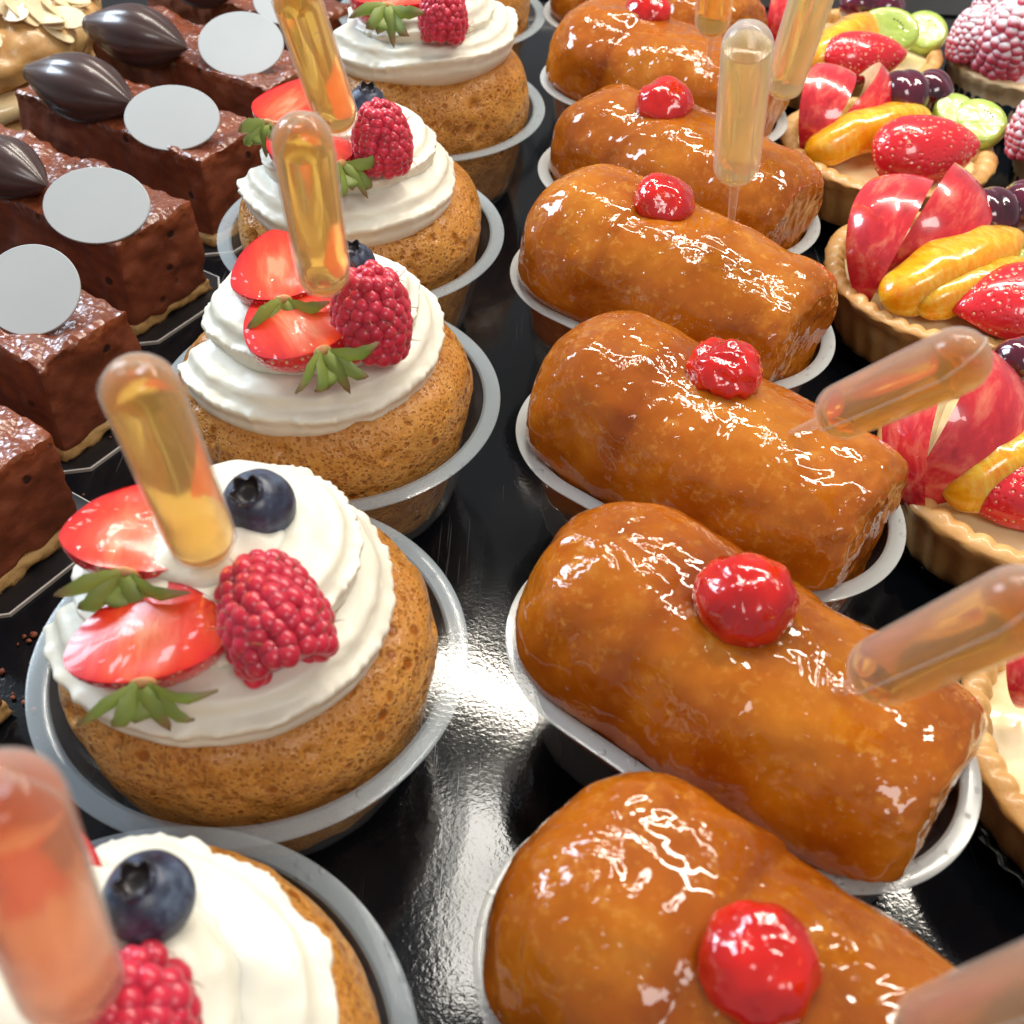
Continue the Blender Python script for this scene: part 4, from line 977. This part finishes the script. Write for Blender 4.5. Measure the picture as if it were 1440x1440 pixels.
# ------------------------------------------------------------------ almond pastry in the top left corner
t = thing('almond_pastry', 'golden almond pastry dusted with icing sugar in the top left corner', 'pastry')
pc = P(30, 60, 3.2); place(t, (pc[0] - 3.2, pc[1] + 2.2, 0.1))
prof = smooth_profile([(4.0, 1.75), (5.2, 1.9), (5.7, 2.6), (5.4, 3.5), (4.2, 4.2), (2.4, 4.5), (0.02, 4.5)], 40); V, F = lathe(prof, 160); N = normals(V, F)
V = V + N * (0.35 * noise(V, 0.5, 201) + 0.18 * noise(V, 1.4, 202) + 0.06 * noise(V, 4, 203))[:, None]; b = MB(); b.add(V, F + [tuple(range(160))[::-1]]); part('choux', b.mesh('choux', CHOUX), t)
V, F = lathe(smooth_profile([(3.6, 0.75), (5.3, 0.8), (5.7, 1.2), (5.4, 1.7), (3.8, 1.8)], 18), 140); V += 0.08 * noise(V, 1.2, 210)[:, None]; b = MB(); b.add(V, F); part('praline_cream', b.mesh('praline_cream', CUSTARD), t)
V, F = lathe(smooth_profile([(4.6, 0.02), (5.4, 0.05), (5.6, 0.4), (5.2, 0.75), (4.2, 0.8)], 18), 140); V += 0.08 * noise(V, 1.0, 212)[:, None]; b = MB(); b.add(V, F + [tuple(range(140))[::-1]]); part('base', b.mesh('pastry_base', CHOUX), t)
rg = np.random.RandomState(5)
fl = MB()
for k in range(70):
    a = rg.uniform(-1.9, 0.6); r = rg.uniform(2.5, 5.3); i = np.argmin(abs(prof[18:, 0] - r)) + 18; c = np.array([r * math.cos(a), r * math.sin(a), prof[i, 1] + rg.uniform(0.02, 0.3)])
    R3 = np.array(basis(z=(rg.uniform(-.6, .6) + 0.4 * math.cos(a), rg.uniform(-.6, .6) + .4 * math.sin(a), 1))); th = np.linspace(0, 2 * np.pi, 14, endpoint=False); s = rg.uniform(0.4, 0.65)
    for q, z in ((0, -0.02),):
        e = np.concatenate([np.c_[s * np.cos(th) * 1.3, s * 0.8 * np.sin(th), np.full(14, -0.025)], np.c_[s * np.cos(th) * 1.3, s * 0.8 * np.sin(th), np.full(14, 0.025)]])
        fl.add(e @ R3.T + c, grid_faces(2, 14) + [tuple(range(14))[::-1], tuple(range(14, 28))])
part('almond_flakes', fl.mesh('almond_flakes', CRUST_P, False), t)
V, F = lathe([(2.9, 4.38), (2.2, 4.62), (1.0, 4.72), (0.01, 4.72)], 60); V += 0.12 * noise(V, 2.0, 215)[:, None]; b = MB(); b.add(V, F); part('icing_sugar', b.mesh('icing_sugar', SUGAR), t)

# ------------------------------------------------------------------ crumbs on the counter beside the chocolate slices
cb = MB(); rg = np.random.RandomState(17)
for k in range(24):
    p = P(rg.uniform(0, 60), rg.uniform(880, 1060), 0.06) if k < 11 else P(rg.uniform(90, 300), rg.uniform(400, 700), 0.15)
    if p[0] > -8.9 : continue
    sv, sf = uv_sphere(6, 8); r_ = rg.uniform(0.03, 0.10); cb.add(sv * [r_ * rg.uniform(.7, 1.3), r_, r_ * .7] * (1 + 0.3 * noise(sv, 2, k))[:, None] + p, sf)
cro = single('crumbs', cb.mesh('crumbs', MOUSSE), 'brown cake crumbs on the black counter by the chocolate slices', 'crumbs'); cro['kind'] = 'stuff'
